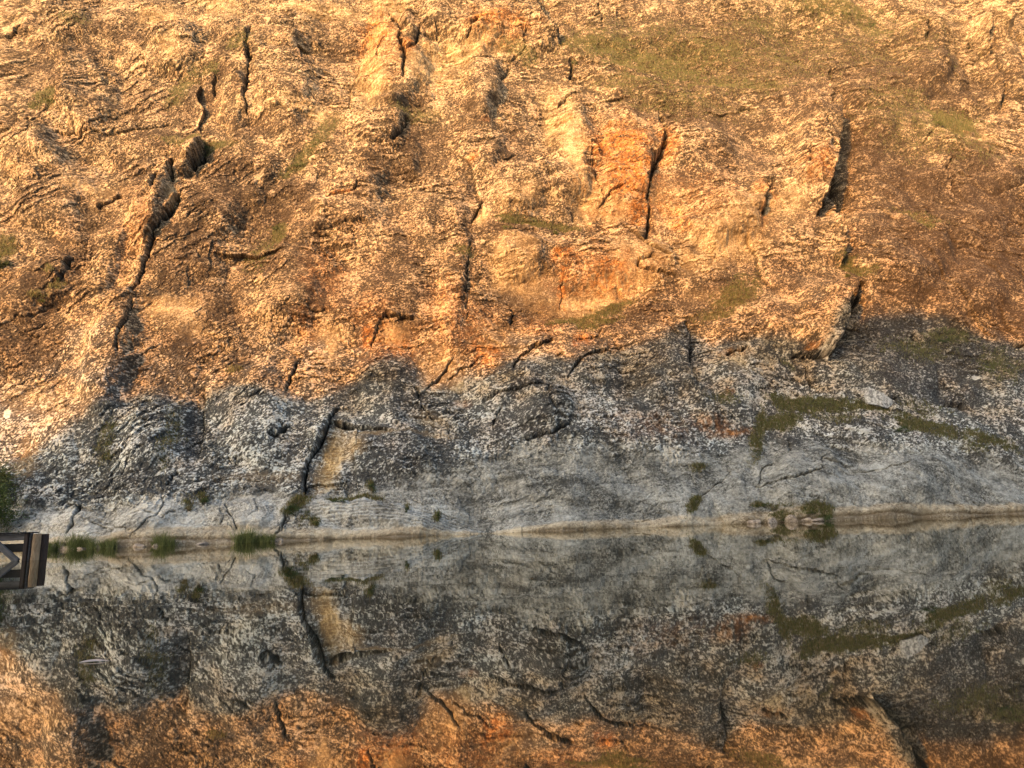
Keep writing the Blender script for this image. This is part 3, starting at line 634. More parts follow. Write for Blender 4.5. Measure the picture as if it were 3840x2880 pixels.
tone = np.clip(.47+.12*blur_noise(.16, 45, 3)+(.17+.12*lichen)*np.tanh(2.2*blotch)*(1-.6*toe)+.12*(f2s-.5)+.36*(.5-cav)*1.6*(1-.6*toe)+(speck-.5)*(.74+.55*lichen)*(1-.72*toe)*(1-.4*np.clip(MK['o'], 0, 1)), 0, 1)
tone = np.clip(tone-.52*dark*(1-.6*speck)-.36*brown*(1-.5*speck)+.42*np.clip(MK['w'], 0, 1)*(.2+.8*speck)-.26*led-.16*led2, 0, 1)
tone = np.where(MK['w'] > 1.1, 1.0, tone)
tone = np.clip(tone+toe*(.10+.14*bed+.14*np.tanh(2*strata(.12, .8, 540, 4)))+arcz*.13*np.sin(arcp*.95+1.5*edge2)-strip*.25*(np.sin(V*.75+2.5*edge) > .75), 0, 1)
streak = fbm(SXm*1.9+.4*edge, Zm*.14, 3, 740)
tone = np.clip(tone-.30*np.clip(streak, 0, 1)*np.clip(MK['o']+.8*MK['r']+.5*toe*(1-tan), 0, 1)-.45*smooth(.26, .10, Z)*(Z < .26), 0, 1)
tone = np.where(MK['w'] > 1.3, 1.0, tone)
palel = toe*np.clip(1-smooth(560, 1200, U), 0, 1)

def pack(*ch):
    a = np.stack([np.clip(c, 0, 1) for c in ch], 1).astype(np.float32)
    return a
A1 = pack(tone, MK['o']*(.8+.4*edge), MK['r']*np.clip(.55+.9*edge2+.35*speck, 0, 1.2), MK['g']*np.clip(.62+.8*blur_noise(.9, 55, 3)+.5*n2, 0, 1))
A2 = pack(toe, tan, dark*np.clip(.75+.7*n3, 0, 1), brown*np.clip(.8+.6*n2, 0, 1))
sun_warm = smooth(6, 24, Z+5*blotch+4*blur_noise(.15, 49, 2))
A3 = pack(palel, CAV, sun_warm, cav)

# ------------------------------------------------------------------ materials
def mixc(nt, fac, a, b, mode='MIX'):
    n = nt.nodes.new('ShaderNodeMix'); n.data_type = 'RGBA'; n.blend_type = mode; n.clamp_result = False
    def put(sock, val):
        if isinstance(val, bpy.types.NodeSocket): nt.links.new(val, sock)
        elif isinstance(val, (int, float)): sock.default_value = val
        else: sock.default_value = (*val, 1)
    put(n.inputs[0], fac); put(n.inputs[6], a); put(n.inputs[7], b)
    return n.outputs[2]
def noise_node(nt, scale, detail=4, rough=.6, vec=None, dist=0):
    n = nt.nodes.new('ShaderNodeTexNoise'); n.inputs['Scale'].default_value = scale
    n.inputs['Detail'].default_value = detail; n.inputs['Roughness'].default_value = rough
    n.inputs['Distortion'].default_value = dist
    if vec is not None: nt.links.new(vec, n.inputs['Vector'])
    return n.outputs['Fac']
def maprange(nt, x, a, b, c=0, d=1):
    n = nt.nodes.new('ShaderNodeMapRange'); nt.links.new(x, n.inputs[0])
    for i, val in enumerate((a, b, c, d)): n.inputs[i+1].default_value = val
    return n.outputs[0]
def math_node(nt, op, a, b):
    n = nt.nodes.new('ShaderNodeMath'); n.operation = op
    for i, val in enumerate((a, b)):
        if isinstance(val, bpy.types.NodeSocket): nt.links.new(val, n.inputs[i])
        else: n.inputs[i].default_value = val
    return n.outputs[0]

rock, nt, bs = new_mat('limestone')
def attr(name):
    n = nt.nodes.new('ShaderNodeAttribute'); n.attribute_name = name
    s = nt.nodes.new('ShaderNodeSeparateColor'); nt.links.new(n.outputs['Color'], s.inputs[0])
    return s.outputs[0], s.outputs[1], s.outputs[2], n.outputs['Alpha']
tone_s, och, rus, moss = attr('m1')
toe_s, tan_s, blk, brn = attr('m2')
pal, crk, sun_warm_s, cv = attr('m3')
tc = nt.nodes.new('ShaderNodeTexCoord').outputs['Object']
fine = noise_node(nt, 6.5, 3, .6, tc, .6)
mid = noise_node(nt, .35, 3, .55, tc)
vor = nt.nodes.new('ShaderNodeTexVoronoi'); vor.feature = 'DISTANCE_TO_EDGE'; vor.inputs['Scale'].default_value = 3.0
wv_ = nt.nodes.new('ShaderNodeVectorMath'); wv_.operation = 'MULTIPLY_ADD'
nn_ = nt.nodes.new('ShaderNodeTexNoise'); nn_.inputs['Scale'].default_value = 2.2; nn_.inputs['Detail'].default_value = 3; nt.links.new(tc, nn_.inputs['Vector'])
nt.links.new(nn_.outputs['Color'], wv_.inputs[0]); wv_.inputs[1].default_value = (1.1, 1.1, 1.1); nt.links.new(tc, wv_.inputs[2]); nt.links.new(wv_.outputs[0], vor.inputs['Vector'])
gap = maprange(nt, vor.outputs['Distance'], 0, .10, -.30, .05)
gap = math_node(nt, 'MULTIPLY', gap, maprange(nt, toe_s, 0, 1, 1, .25))
fc = math_node(nt, 'MULTIPLY', math_node(nt, 'MULTIPLY', maprange(nt, fine, .36, .64, -.38, .38), maprange(nt, noise_node(nt, .5, 2, .5, tc), .35, .65, .4, 1.2)), maprange(nt, toe_s, 0, 1, 1, .75))
t2 = math_node(nt, 'ADD', math_node(nt, 'ADD', tone_s, fc), gap)
ramp = nt.nodes.new('ShaderNodeValToRGB')
cr = ramp.color_ramp
cr.elements[0].position = .10; cr.elements[0].color = (.050, .047, .042, 1)
cr.elements[1].position = .92; cr.elements[1].color = (.56, .545, .49, 1)
e = cr.elements.new(.38); e.color = (.155, .145, .122, 1)
e = cr.elements.new(.60); e.color = (.33, .31, .265, 1)
nt.links.new(t2, ramp.inputs[0])
col = ramp.outputs[0]
# by height: sun warmth painted into the upper rock, cool shade tint below
col = mixc(nt, sun_warm_s, mixc(nt, 1.0, col, (1.06, 1.13, 1.16), 'MULTIPLY'), mixc(nt, 1.0, col, (.92, .70, .455), 'MULTIPLY'))
col = mixc(nt, maprange(nt, mid, .40, .62, 0, .5), col, mixc(nt, 1.0, col, (1.08, .95, .90), 'MULTIPLY'))
col = mixc(nt, math_node(nt, 'MULTIPLY', och, .95), col, mixc(nt, t2, (.24, .15, .065), (.64, .47, .235)))
col = mixc(nt, math_node(nt, 'MULTIPLY', rus, .80), col, mixc(nt, t2, (.20, .070, .014), (.66, .27, .06)))
col = mixc(nt, math_node(nt, 'MULTIPLY', brn, .88), col, mixc(nt, t2, (.040, .024, .012), (.25, .175, .105)))
col = mixc(nt, math_node(nt, 'MULTIPLY', blk, .65), col, mixc(nt, t2, (.022, .021, .020), (.36, .35, .32)))
greyt = mixc(nt, t2, (.058, .056, .046), (.43, .415, .35))
greyt = mixc(nt, pal, greyt, mixc(nt, t2, (.13, .12, .098), (.66, .63, .54)))
col = mixc(nt, math_node(nt, 'MULTIPLY', toe_s, .85), col, greyt)
col = mixc(nt, math_node(nt, 'MULTIPLY', tan_s, .80), col, mixc(nt, t2, (.20, .15, .09), (.58, .48, .32)))
col = mixc(nt, math_node(nt, 'MULTIPLY', moss, .60), col, mixc(nt, t2, (.030, .028, .008), (.36, .27, .11)))
col = mixc(nt, math_node(nt, 'MULTIPLY', crk, maprange(nt, toe_s, 0, 1, .45, .95)), col, (.035, .034, .03))
nt.links.new(col, bs.inputs['Base Color'])
bs.inputs['Roughness'].default_value = .9
bs.inputs['Specular IOR Level'].default_value = .2
bump = nt.nodes.new('ShaderNodeBump'); bump.inputs['Strength'].default_value = .40; bump.inputs['Distance'].default_value = .10
nt.links.new(noise_node(nt, 4.0, 5, .7, tc, .3), bump.inputs['Height'])
nt.links.new(bump.outputs[0], bs.inputs['Normal'])

def simple_rock(name, c0, c1, scale=3.0):
    mt, nt, bs = new_mat(name)
    tc = nt.nodes.new('ShaderNodeTexCoord').outputs['Object']
    f = noise_node(nt, scale, 6, .7, tc, .4)
    nt.links.new(mixc(nt, maprange(nt, f, .38, .62), c0, c1), bs.inputs['Base Color'])
    bs.inputs['Roughness'].default_value = .9
    b = nt.nodes.new('ShaderNodeBump'); b.inputs['Strength'].default_value = .6; b.inputs['Distance'].default_value = .08
    nt.links.new(f, b.inputs['Height']); nt.links.new(b.outputs[0], bs.inputs['Normal'])
    return mt
M_boulder = simple_rock('lichened_boulder', (.10, .095, .085), (.60, .57, .50), 3.5)
M_stone = simple_rock('shore_stone', (.16, .12, .085), (.46, .37, .27), 4)
M_ground = simple_rock('river_mud', (.04, .035, .022), (.075, .065, .04), .5)
M_hill = simple_rock('wooded_slope', (.03, .04, .015), (.075, .08, .03), .15)

def leafy(name, c0, c1, trans=.25):
    mt, nt, bs = new_mat(name)
    oi = nt.nodes.new('ShaderNodeNewGeometry')
    nt.links.new(mixc(nt, oi.outputs['Random Per Island'], c0, c1), bs.inputs['Base Color'])
    bs.inputs['Roughness'].default_value = .7
    tr = nt.nodes.new('ShaderNodeBsdfTranslucent'); nt.links.new(bs.inputs['Base Color'].links[0].from_socket, tr.inputs[0])
    mx = nt.nodes.new('ShaderNodeMixShader'); mx.inputs[0].default_value = trans
    nt.links.new(bs.outputs[0], mx.inputs[1]); nt.links.new(tr.outputs[0], mx.inputs[2])
    nt.links.new(mx.outputs[0], nt.nodes['Material Output'].inputs[0])
    return mt
M_leaf = leafy('leaf_green', (.025, .05, .012), (.09, .12, .025))
M_leaf2 = leafy('leaf_olive', (.05, .065, .012), (.17, .17, .04))
M_reed = leafy('reed_green', (.04, .06, .010), (.20, .22, .06))
M_dry = leafy('dry_grass', (.09, .075, .025), (.26, .20, .08))
M_twig = simple_rock('twig_bark', (.06, .045, .03), (.12, .09, .06), 6)

# ------------------------------------------------------------------ the cliff
ii = (np.arange(NZ-1)[:, None]*NX+np.arange(NX-1)[None, :]).ravel()
quads = np.stack([ii, ii+1, ii+NX+1, ii+NX], 1)
cliff = array_mesh('cliff', world_pos, quads, rock, smooth_shade=False)
tag(cliff, kind='structure')
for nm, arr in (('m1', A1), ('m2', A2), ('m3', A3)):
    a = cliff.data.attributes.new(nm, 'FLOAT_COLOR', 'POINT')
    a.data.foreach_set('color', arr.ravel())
FU, FV = project(world_pos)
inner = np.nonzero((FU > -80) & (FU < 2300) & (FV > -60))[0]
NRM = N
def on_cliff(u, v):
    k = inner[np.argmin((FU[inner]-u)**2+(FV[inner]-v)**2)]
    return world_pos[k], NRM[k]

# plateau on top of the wall, river bed, opposite bank
ty = shs+recess(zs[-1])
PV = []; PF = []
for i in range(0, NX, 12):
    k = (NZ-1)*NX+i
    PV += [tuple(world_pos[k]), (world_pos[k][0], world_pos[k][1]+60, zs[-1]+5), (world_pos[k][0]*1.6, 2500, zs[-1]+12)]
n = len(PV)//3
for i in range(n-1):
    for j in range(2):
        PF.append((3*i+j, 3*i+3+j, 3*i+4+j, 3*i+1+j))
tag(mesh_obj('hilltop', PV, PF, M_hill), kind='structure')

tag(mesh_obj('riverbed', [(-3000, -3000, -1.55), (3000, -3000, -1.55), (3000, 3000, -1.55), (-3000, 3000, -1.55)], [(0, 1, 2, 3)], M_ground), kind='structure')

# water
M_water, nt, bs = new_mat('river_water')
bs.inputs['Base Color'].default_value = (.032, .026, .013, 1)
bs.inputs['Roughness'].default_value = .015
bs.inputs['IOR'].default_value = 1.42
bs.inputs['Specular IOR Level'].default_value = .5
tcn = nt.nodes.new('ShaderNodeTexCoord').outputs['Object']
mp = nt.nodes.new('ShaderNodeMapping'); mp.inputs['Scale'].default_value = (.35, 1.0, 1.0)
nt.links.new(tcn, mp.inputs[0])
w1 = noise_node(nt, .8, 1.5, .5, mp.outputs[0], .3)
b1 = nt.nodes.new('ShaderNodeBump'); b1.inputs['Strength'].default_value = 1.0; b1.inputs['Distance'].default_value = .0014
nt.links.new(w1, b1.inputs['Height'])
nt.links.new(b1.outputs[0], bs.inputs['Normal'])
fr_ = nt.nodes.new('ShaderNodeFresnel'); fr_.inputs[0].default_value = 1.333; nt.links.new(b1.outputs[0], fr_.inputs['Normal'])
gl = nt.nodes.new('ShaderNodeBsdfGlossy'); gl.inputs['Roughness'].default_value = .015; gl.inputs['Color'].default_value = (.92, .90, .84, 1)
nt.links.new(b1.outputs[0], gl.inputs['Normal'])
df = nt.nodes.new('ShaderNodeBsdfDiffuse'); df.inputs['Color'].default_value = (.040, .033, .018, 1)
mxw = nt.nodes.new('ShaderNodeMixShader')
nt.links.new(maprange(nt, fr_.outputs[0], 0, 1, .44, .94), mxw.inputs[0])
nt.links.new(df.outputs[0], mxw.inputs[1]); nt.links.new(gl.outputs[0], mxw.inputs[2])
nt.links.new(mxw.outputs[0], nt.nodes['Material Output'].inputs[0])
WV = [(-600, 1.6, 0), (600, 1.6, 0), (600, 100, 0), (-600, 100, 0)]
water = mesh_obj('river', WV, [(0, 1, 2, 3)], M_water)
tag(water, kind='structure')

# opposite bank and wooded hill behind the camera; its crest throws the shade on the foot of the cliff
SHADE = [(-60,1180),(30,1110),(75,1056),(110,1000),(150,955),(190,915),(235,880),(275,850),(300,835),(325,838),(350,860),(385,885),(415,905),(430,880),(445,850),(470,828),(520,825),
         (570,830),(610,850),(650,865),(690,862),(740,840),(780,805),(830,775),(870,765),(888,790),(900,835),(915,850),(950,838),(1010,810),(1060,808),(1110,775),(1150,765),(1200,770),(1240,780),
         (1290,765),(1340,750),(1400,735),(1440,715),(1480,700),(1495,715),(1530,745),(1600,728),(1680,725),(1750,735),(1800,735),(1840,700),(1880,685),(1950,680),(2030,680),(2080,695),(2130,730),(2212,742),(2350,745)]
YC = -46.0
crest = []
for u, v in SHADE:
    P, _n = on_cliff(min(max(u, -78), 2298), v)
    t = (P[1]-YC)/(-TO_SUN[1])
    Q = P+TO_SUN*t
    crest.append((Q[0], Q[2]))
crest.sort()
cx_ = np.array([c[0] for c in crest]); cz_ = np.array([c[1] for c in crest])
print('crest', cx_.min(), cx_.max(), cz_.min(), cz_.max())
hx = np.concatenate([np.linspace(-900, cx_.min()-16, 40), np.arange(cx_.min()-15, cx_.max()+15, .6), np.linspace(cx_.max()+16, 900, 60)])
cz = np.interp(hx, cx_, cz_)
cz = np.where(hx < cx_.min(), cz_[0]-np.minimum((cx_.min()-hx)*1.2, cz_[0]*.75), cz)
rag = 1.0*perlin(hx*.28, hx*0+3.3, 71)+.6*perlin(hx*.8, hx*0+1.3, 72)
cz = cz+rag*.55
ys = np.array([1.2, -1.5, -6, -14, -24, -36, -43, YC, -50, -62, -90, -160, -400, -2500])
fr = np.array([-.02, .02, .06, .17, .40, .70, .93, 1.0, .97, .9, .8, .7, .6, .5])
HV = []
for j in range(len(ys)):
    zz = cz*fr[j]+(0 if ys[j] > -5 else .8)*perlin(hx*.2+j, hx*0+j*1.7, 80)*(0 if j == 7 else 1)
    if j == 0: zz = zz*0-.35
    if j == 1: zz = zz*0+.15
    HV.append(np.stack([hx, np.full_like(hx, ys[j]), zz], 1))
HV = np.concatenate(HV)
nx = len(hx)
ii = (np.arange(len(ys)-1)[:, None]*nx+np.arange(nx-1)[None, :]).ravel()
hill = array_mesh('opposite_hillside', HV, np.stack([ii, ii+nx, ii+nx+1, ii+1], 1), M_hill, smooth_shade=False)
tag(hill, kind='structure')
bank_skirt = mesh_obj('riverbank', [(-900, 1.2, -.35), (900, 1.2, -.35), (900, 2.2, -1.5), (-900, 2.2, -1.5)], [(0, 1, 2, 3)], M_ground)
tag(bank_skirt, kind='structure')

# ------------------------------------------------------------------ vegetation
def frame_from(nrm):
    n = Vector(nrm).normalized()
    return n

def blades_mesh(bl):
    """bl: list of (root, tip, width, bend vector) -> verts, faces, each blade 3 joints wide strip"""
    Vv, Ff = [], []
    for root, tip, w, bend in bl:
        r = Vector(root); t = Vector(tip); bd = Vector(bend)
        side = Vector((random.uniform(-1, 1), random.uniform(-.4, .4), random.uniform(-.2, .2))).normalized()*w*.5
        mid = (r+t)*.5+bd*.4
        k = len(Vv)
        Vv += [r-side, r+side, mid-side*.8, mid+side*.8, t+bd]
        Ff += [(k, k+1, k+3, k+2), (k+2, k+3, k+4)]
    return Vv, Ff

# grass over ledges: nobody could count it
gm = np.clip(MK['g'], 0, 1)
prob = gm**1.5
prob[(FU < -40) | (FU > 2260) | (FV < -40) | (FV > 1170)] = 0
prob *= (.35+.65*speck)
cdf = np.cumsum(prob); cdf /= cdf[-1]
NT = 42000
pick = np.searchsorted(cdf, rng.random(NT))
B = 4
root = world_pos[pick]
roots = np.repeat(root, B, 0)+rng.normal(size=(NT*B, 3))*[.16, .05, .08]
hgt = rng.uniform(.12, .36, NT*B)[:, None]
dirv = np.array([0, -.25, 1.0])+rng.normal(size=(NT*B, 3))*[.45, .25, .15]
tips = roots+dirv*hgt
sd = rng.normal(size=(NT*B, 3))*[1, .3, .2]; sd /= np.linalg.norm(sd, axis=1)[:, None]; sd *= rng.uniform(.015, .04, NT*B)[:, None]
GV = np.stack([roots-sd, roots+sd, tips], 1).reshape(-1, 3)
GF = np.arange(len(GV)).reshape(-1, 3)
half = (NT*B)//2
cg = array_mesh('cliff_grass', GV, GF, M_dry, smooth_shade=False, nper=3)
cg.data.materials.append(M_leaf2)
cg.data.polygons.foreach_set('material_index', (rng.random(len(GF)) < .5).astype(np.int32))
tag(cg, 'short olive and dry grass growing over the ledges of the cliff', 'grass', kind='stuff')

def leaf_cloud(n, rx, ry, rz, leaf, clumps=9, sq=1.0):
    """leaf quads gathered in clumps through an uneven crown"""
    cs = [(random.uniform(-1, 1)*rx*.7, random.uniform(-1, 1)*ry*.7, random.uniform(.15, 1)*rz*1.5) for _ in range(clumps)]
    Vv, Ff = [], []
    for i in range(n):
        c = random.choice(cs)
        r = abs(random.gauss(0, .42))
        a = random.uniform(0, 6.283); b = random.uniform(-1, 1)
        s = math.sqrt(1-b*b)
        p = Vector((c[0]+rx*r*s*math.cos(a), c[1]+ry*r*s*math.sin(a), max(0, c[2]+rz*r*b)))
        d1 = Vector((random.gauss(0, 1), random.gauss(0, 1), random.gauss(0, 1))).normalized()
        d2 = d1.cross(Vector((random.gauss(0, 1), random.gauss(0, 1), random.gauss(0, 1)))).normalized()
        l = leaf*random.uniform(.6, 1.3)
        k = len(Vv)
        Vv += [p-d1*l, p+d2*l*.38, p+d1*l, p-d2*l*.38]
        Ff += [(k, k+1, k+2, k+3)]
    return Vv, Ff, cs

def stems_mesh(cs, w=.02):
    Vv, Ff = [], []
    for c in cs:
        r = Vector((c[0]*.12, c[1]*.12, -.15)); t = Vector(c); m_ = (r+t)*.5+Vector((random.gauss(0, .05), random.gauss(0, .05), 0))
        k = len(Vv)
        for q, ww in ((r, w), (m_, w*.7), (t, w*.25)):
            for a in range(4):
                Vv.append(q+Vector((math.cos(a*1.571)*ww, math.sin(a*1.571)*ww, 0)))
        for s in range(2):
            for a in range(4):
                Ff.append((k+s*4+a, k+s*4+(a+1) % 4, k+s*4+4+(a+1) % 4, k+s*4+4+a))
    return Vv, Ff

def shrub(name, u, v, rx, ry, rz, n, leaf, mat, label, cat='bush', group=None, clumps=9, sink=.0, pos=None):
    P = pos if pos is not None else on_cliff(u, v)[0]
    e = bpy.data.objects.new(name, None); COL.objects.link(e)
    e.location = (P[0], P[1]-sink, P[2])
    tag(e, label, cat, group)
    Vv, Ff, cs = leaf_cloud(n, rx, ry, rz, leaf, clumps)
    mesh_obj('foliage', Vv, Ff, mat, e)
    Vs, Fs = stems_mesh(cs, .012+.012*rz)
    mesh_obj('stem', Vs, Fs, M_twig, e)
    return e

shrub('bush', 2, 1150, 2.2, 1.4, 2.4, 5200, .11, M_leaf, 'dense dark green bush on the bank at the foot of the cliff, behind the jetty', clumps=16, sink=.6)
shrub('bush', -22, 1085, 1.8, 1.2, 2.2, 3600, .11, M_leaf2, 'yellowish green top bush above the dark bush at the left edge', clumps=12, sink=.2)
shrub('bush', -4, 585, 1.3, .8, 1.1, 1500, .11, M_leaf2, 'sunlit round bush on the cliff at the left edge, high above the jetty', clumps=9)
G = 'small shrubs rooted in cracks and ledges of the cliff'
LB = [
 (645, 362, 1.1, .4, .32, 520, M_leaf2, 'bright green low shrub on the slanting ledge left of the central pillar'),
 (604, 378, .5, .3, .25, 220, M_leaf2, 'small green tuft just below the bright shrub on the slanting ledge'),
 (108, 226, .7, .4, .6, 420, M_leaf2, 'olive shrub in a hollow near the upper left edge'),
 (440, 322, .6, .4, .4, 300, M_leaf, 'dark little shrub above the short black cleft on the left wall'),
 (1242, 150, .55, .4, .9, 420, M_leaf, 'dark green shrub in the notch beneath the grassy slope'),
 (1095, 497, .7, .35, .35, 360, M_leaf2, 'green shrub at the left end of the narrow central ledge'),
 (1195, 504, .8, .35, .28, 360, M_leaf2, 'green shrub at the right end of the narrow central ledge'),
 (1828, 34, 1.1, .5, .4, 520, M_leaf, 'dark shrub in the grass at the top edge'),
 (1882, 58, .8, .4, .35, 340, M_leaf, 'shrub lower right of the one at the top edge grass'),
 (2028, 275, .8, .5, .55, 420, M_leaf2, 'olive shrub beside the brown bush patch on the upper right slope'),
 (2062, 285, .9, .5, .8, 460, M_dry, 'dry brown bush on the upper right slope'),
 (1150, 130, .5, .3, .3, 240, M_leaf, 'tuft under the overhang at top centre'),
 (1952, 934, .9, .5, .45, 480, M_leaf, 'dark green shrub on the shaded slope right of the loose block'),
 (2040, 742, .8, .4, .35, 340, M_leaf, 'dark shrub on the black rock near the right edge'),
 (2140, 808, .9, .4, .7, 420, M_leaf2, 'yellow green shrub near the right edge in shade'),
 (1778, 1126, .75, .45, .5, 620, M_leaf, 'bright green bush hanging to the water right of the broken shore rocks'),
 (1745, 1112, .9, .3, .25, 420, M_leaf2, 'creeping green plant on shore rocks left of the hanging bush'),
 (1690, 1126, .8, .3, .3, 420, M_leaf, 'low green plant at the waterline among the broken shore rocks'),
 (1500, 1098, .3, .2, .7, 220, M_leaf2, 'slanting strip of green plants in a crack near the water'),
 (1640, 1096, .9, .2, .15, 260, M_leaf, 'thin green moss cushion on the grey slab near the waterline'),
 (946, 1122, .16, .15, .4, 140, M_leaf, 'dark green tuft in the second pocket of the layered slab'),
 (878, 1106, .14, .15, .32, 120, M_leaf, 'dark green tuft in the first pocket of the layered slab'),
 (803, 1064, .3, .2, .45, 200, M_leaf, 'upright tuft on the upper edge of the layered slab'),
 (735, 1086, 1.0, .25, .16, 300, M_leaf, 'low green cushion along the upper edge of the layered slab'),
 (638, 1112, .8, .4, .5, 620, M_leaf, 'dark green bush in the hollow left of the black hole'),
 (682, 1138, .45, .2, .28, 220, M_leaf2, 'small green tuft on the slab right of the hollow'),
 (441, 1092, .4, .25, .35, 260, M_leaf, 'small dark tuft on top of the pale slabs'),
 (413, 1104, .5, .25, .3, 240, M_dry, 'dry tuft in the joint of the pale slabs'),
 (88, 655, .6, .3, .3, 240, M_leaf2, 'green tuft in the brown diagonal gully at left'),
 (122, 608, .4, .3, .35, 220, M_leaf2, 'green tuft above the brown diagonal gully at left'),
 (598, 500, .5, .3, .5, 260, M_leaf, 'dark tuft in the middle of the brown gully'),
 (466, 160, .5, .3, .3, 220, M_leaf2, 'green tuft left of the long vertical crack'),
 (1830, 600, .6, .3, .3, 260, M_leaf2, 'olive tuft at the lower end of the great cleft'),
 (1588, 655, .9, .4, .6, 380, M_dry, 'dry brown bush on the rim above the shade line'),
]
for u, v, rx, ry, rz, n, mt, lb in LB:
    shrub('shrub', u, v, rx, ry, rz, n, .075, mt, lb, 'shrub', G, clumps=6)

# reed and sedge clumps standing in the shallows
def reeds(u0, u1, v, n, h, label, mat=M_reed, wide=.6):
    A = on_cliff(u0, v)[0]; Bp = on_cliff(u1, v)[0]
    c = (A+Bp)/2
    e = bpy.data.objects.new('reed_clump', None); COL.objects.link(e)
    e.location = (c[0], c[1]-.35, 0)
    tag(e, label, 'reeds', 'reed clumps along the foot of the cliff')
    L = abs(Bp[0]-A[0])/2
    sl = (Bp[1]-A[1])/max(.1, (Bp[0]-A[0]))
    bl = []
    tufts = [(random.uniform(-L, L), random.uniform(-.5, .35)*wide, random.uniform(.35, 1.1)) for _ in range(max(7, int(L*5)))]
    for i in range(n):
        tx, ty_, th = random.choice(tufts)
        x = tx+random.gauss(0, .16); y = tx*sl+ty_+random.gauss(0, .1)
        hh = h*th*random.uniform(.4, 1.05)
        bl.append(((x, y, -.1), (x+random.gauss(0, .28)*hh, y+random.gauss(0, .2)*hh, hh), random.uniform(.018, .04), (random.gauss(0, .25)*hh, -.05, -.12*hh)))
    Vv, Ff = blades_mesh(bl)
    mesh_obj('blades', Vv, Ff, mat, e)
    return e
reeds(86, 130, 1186, 620, 1.5, 'low reed clump just right of the jetty post')
reeds(142, 190, 1186, 700, 1.75, 'tall left half of the reed fringe on the stony shore')
reeds(190, 250, 1185, 760, 1.5, 'right half of the reed fringe on the stony shore')
reeds(338, 382, 1179, 620, 1.9, 'narrow reed clump standing alone in the water left of the pale slab')
reeds(515, 552, 1174, 620, 2.0, 'tall reed clump in the water below the hollow')
reeds(552, 600, 1172, 520, 1.2, 'lower right side of the reed clump below the hollow')

# shore stones and the loose block
def stone(name, P, size, mat, label, cat='stone', group=None, seed=0, facet=.35, rot=0):
    import bmesh
    bm = bmesh.new()
    bmesh.ops.create_icosphere(bm, subdivisions=3, radius=1)
    rs = random.Random(seed)
    planes = [(Vector((rs.gauss(0, 1), rs.gauss(0, 1), rs.gauss(0, 1))).normalized(), rs.uniform(.55, .85)) for _ in range(9)]
    for vtx in bm.verts:
        p = vtx.co.copy()
        for nrm, d in planes:
            k = p.dot(nrm)
            if k > d: p -= nrm*(k-d)
        p *= 1+.05*rs.uniform(-1, 1)
        vtx.co = Vector((p.x*size[0], p.y*size[1], p.z*size[2]))
    me = bpy.data.meshes.new(name); bm.to_mesh(me); bm.free()
    me.materials.append(mat)
    o = bpy.data.objects.new(name, me); COL.objects.link(o)
    o.location = P; o.rotation_euler = (0, 0, rot)
    tag(o, label, cat, group)
    return o
SG = 'loose stones along the foot of the cliff'
for i, (u, v, s, lb) in enumerate([
    (150, 1186, (.8, .4, .28), 'grey stone lying among the reeds right of the jetty'),
    (128, 1176, (.6, .4, .4), 'pale stone between the first two reed clumps'),
    (182, 1186, (.7, .35, .22), 'reddish flat stone in front of the reed fringe'),
    (300, 1182, (.7, .4, .25), 'tan stone at the water left of the lone reed clump'),
    (345, 1176, (.6, .35, .3), 'tan stone just behind the lone reed clump'),
    (592, 1172, (.35, .3, .22), 'small pinkish stone in the water right of the tall reeds'),
    (606, 1168, (.45, .3, .3), 'tan stone at the corner of the layered slab'),
    (1628, 1128, (.9, .5, .35), 'leftmost of the broken tan rocks at the right waterline'),
    (1664, 1126, (1.0, .5, .5), 'second broken tan rock from the left at the right waterline'),
    (1706, 1122, (1.1, .55, .6), 'largest broken tan rock, left of the creeping green plant'),
    (1742, 1124, (.7, .4, .35), 'small tan rock under the creeping green plant'),
    (1764, 1124, (.8, .45, .3), 'low rounded tan rock touching the bright green bush'),
    (440, 1176, (.9, .4, .22), 'flat tan stone at the water between lone reeds and tall reeds')]):
    P = on_cliff(u, v)[0]
    stone('shore_stone', (P[0], P[1]-.25, max(0.02, P[2]*.5)), s, M_stone, lb, 'stone', SG, seed=i+3, rot=i*.9)

# the angular loose block on the green ledge
import bmesh
def block(u, v, pts, depth, label):
    P, n_ = on_cliff(u, v)
    dist = np.linalg.norm(P-CAMP); k = dist/FPX
    bm = bmesh.new()
    fr_ = [bm.verts.new((x*k, -depth*.55+dy, -y*k)) for x, y, dy in pts]
    bk = [bm.verts.new((x*k*1.05, depth, -y*k)) for x, y, dy in pts]
    f0 = bm.faces.new(fr_[::-1]); bm.faces.new(bk)
    for i in range(len(pts)):
        j = (i+1) % len(pts)
        bm.faces.new((fr_[i], fr_[j], bk[j], bk[i]))
    bmesh.ops.recalc_face_normals(bm, faces=bm.faces)
    bmesh.ops.triangulate(bm, faces=bm.faces)
    bmesh.ops.subdivide_edges(bm, edges=bm.edges, cuts=3, use_grid_fill=True)
    for vt in bm.verts:
        q = vt.co
        vt.co += Vector((math.sin(q.z*5+q.x*3), math.sin(q.x*6+q.y*4), math.cos(q.x*4+q.y*5)))*.035
    me = bpy.data.meshes.new('boulder'); bm.to_mesh(me); bm.free(); me.materials.append(M_boulder)
    o = bpy.data.objects.new('boulder', me); COL.objects.link(o); o.location = P
    tag(o, label, 'boulder'); return o
block(1895, 862, [(-24, 2, .1), (-15, -24, .25), (-4, -18, .1), (10, -8, .0), (31, 6, .3), (24, 12, .2), (12, 20, -.1), (-2, 15, -.2), (-22, 10, 0)], 1.0,
      'angular pale grey block leaning on the green ledge in the shade')

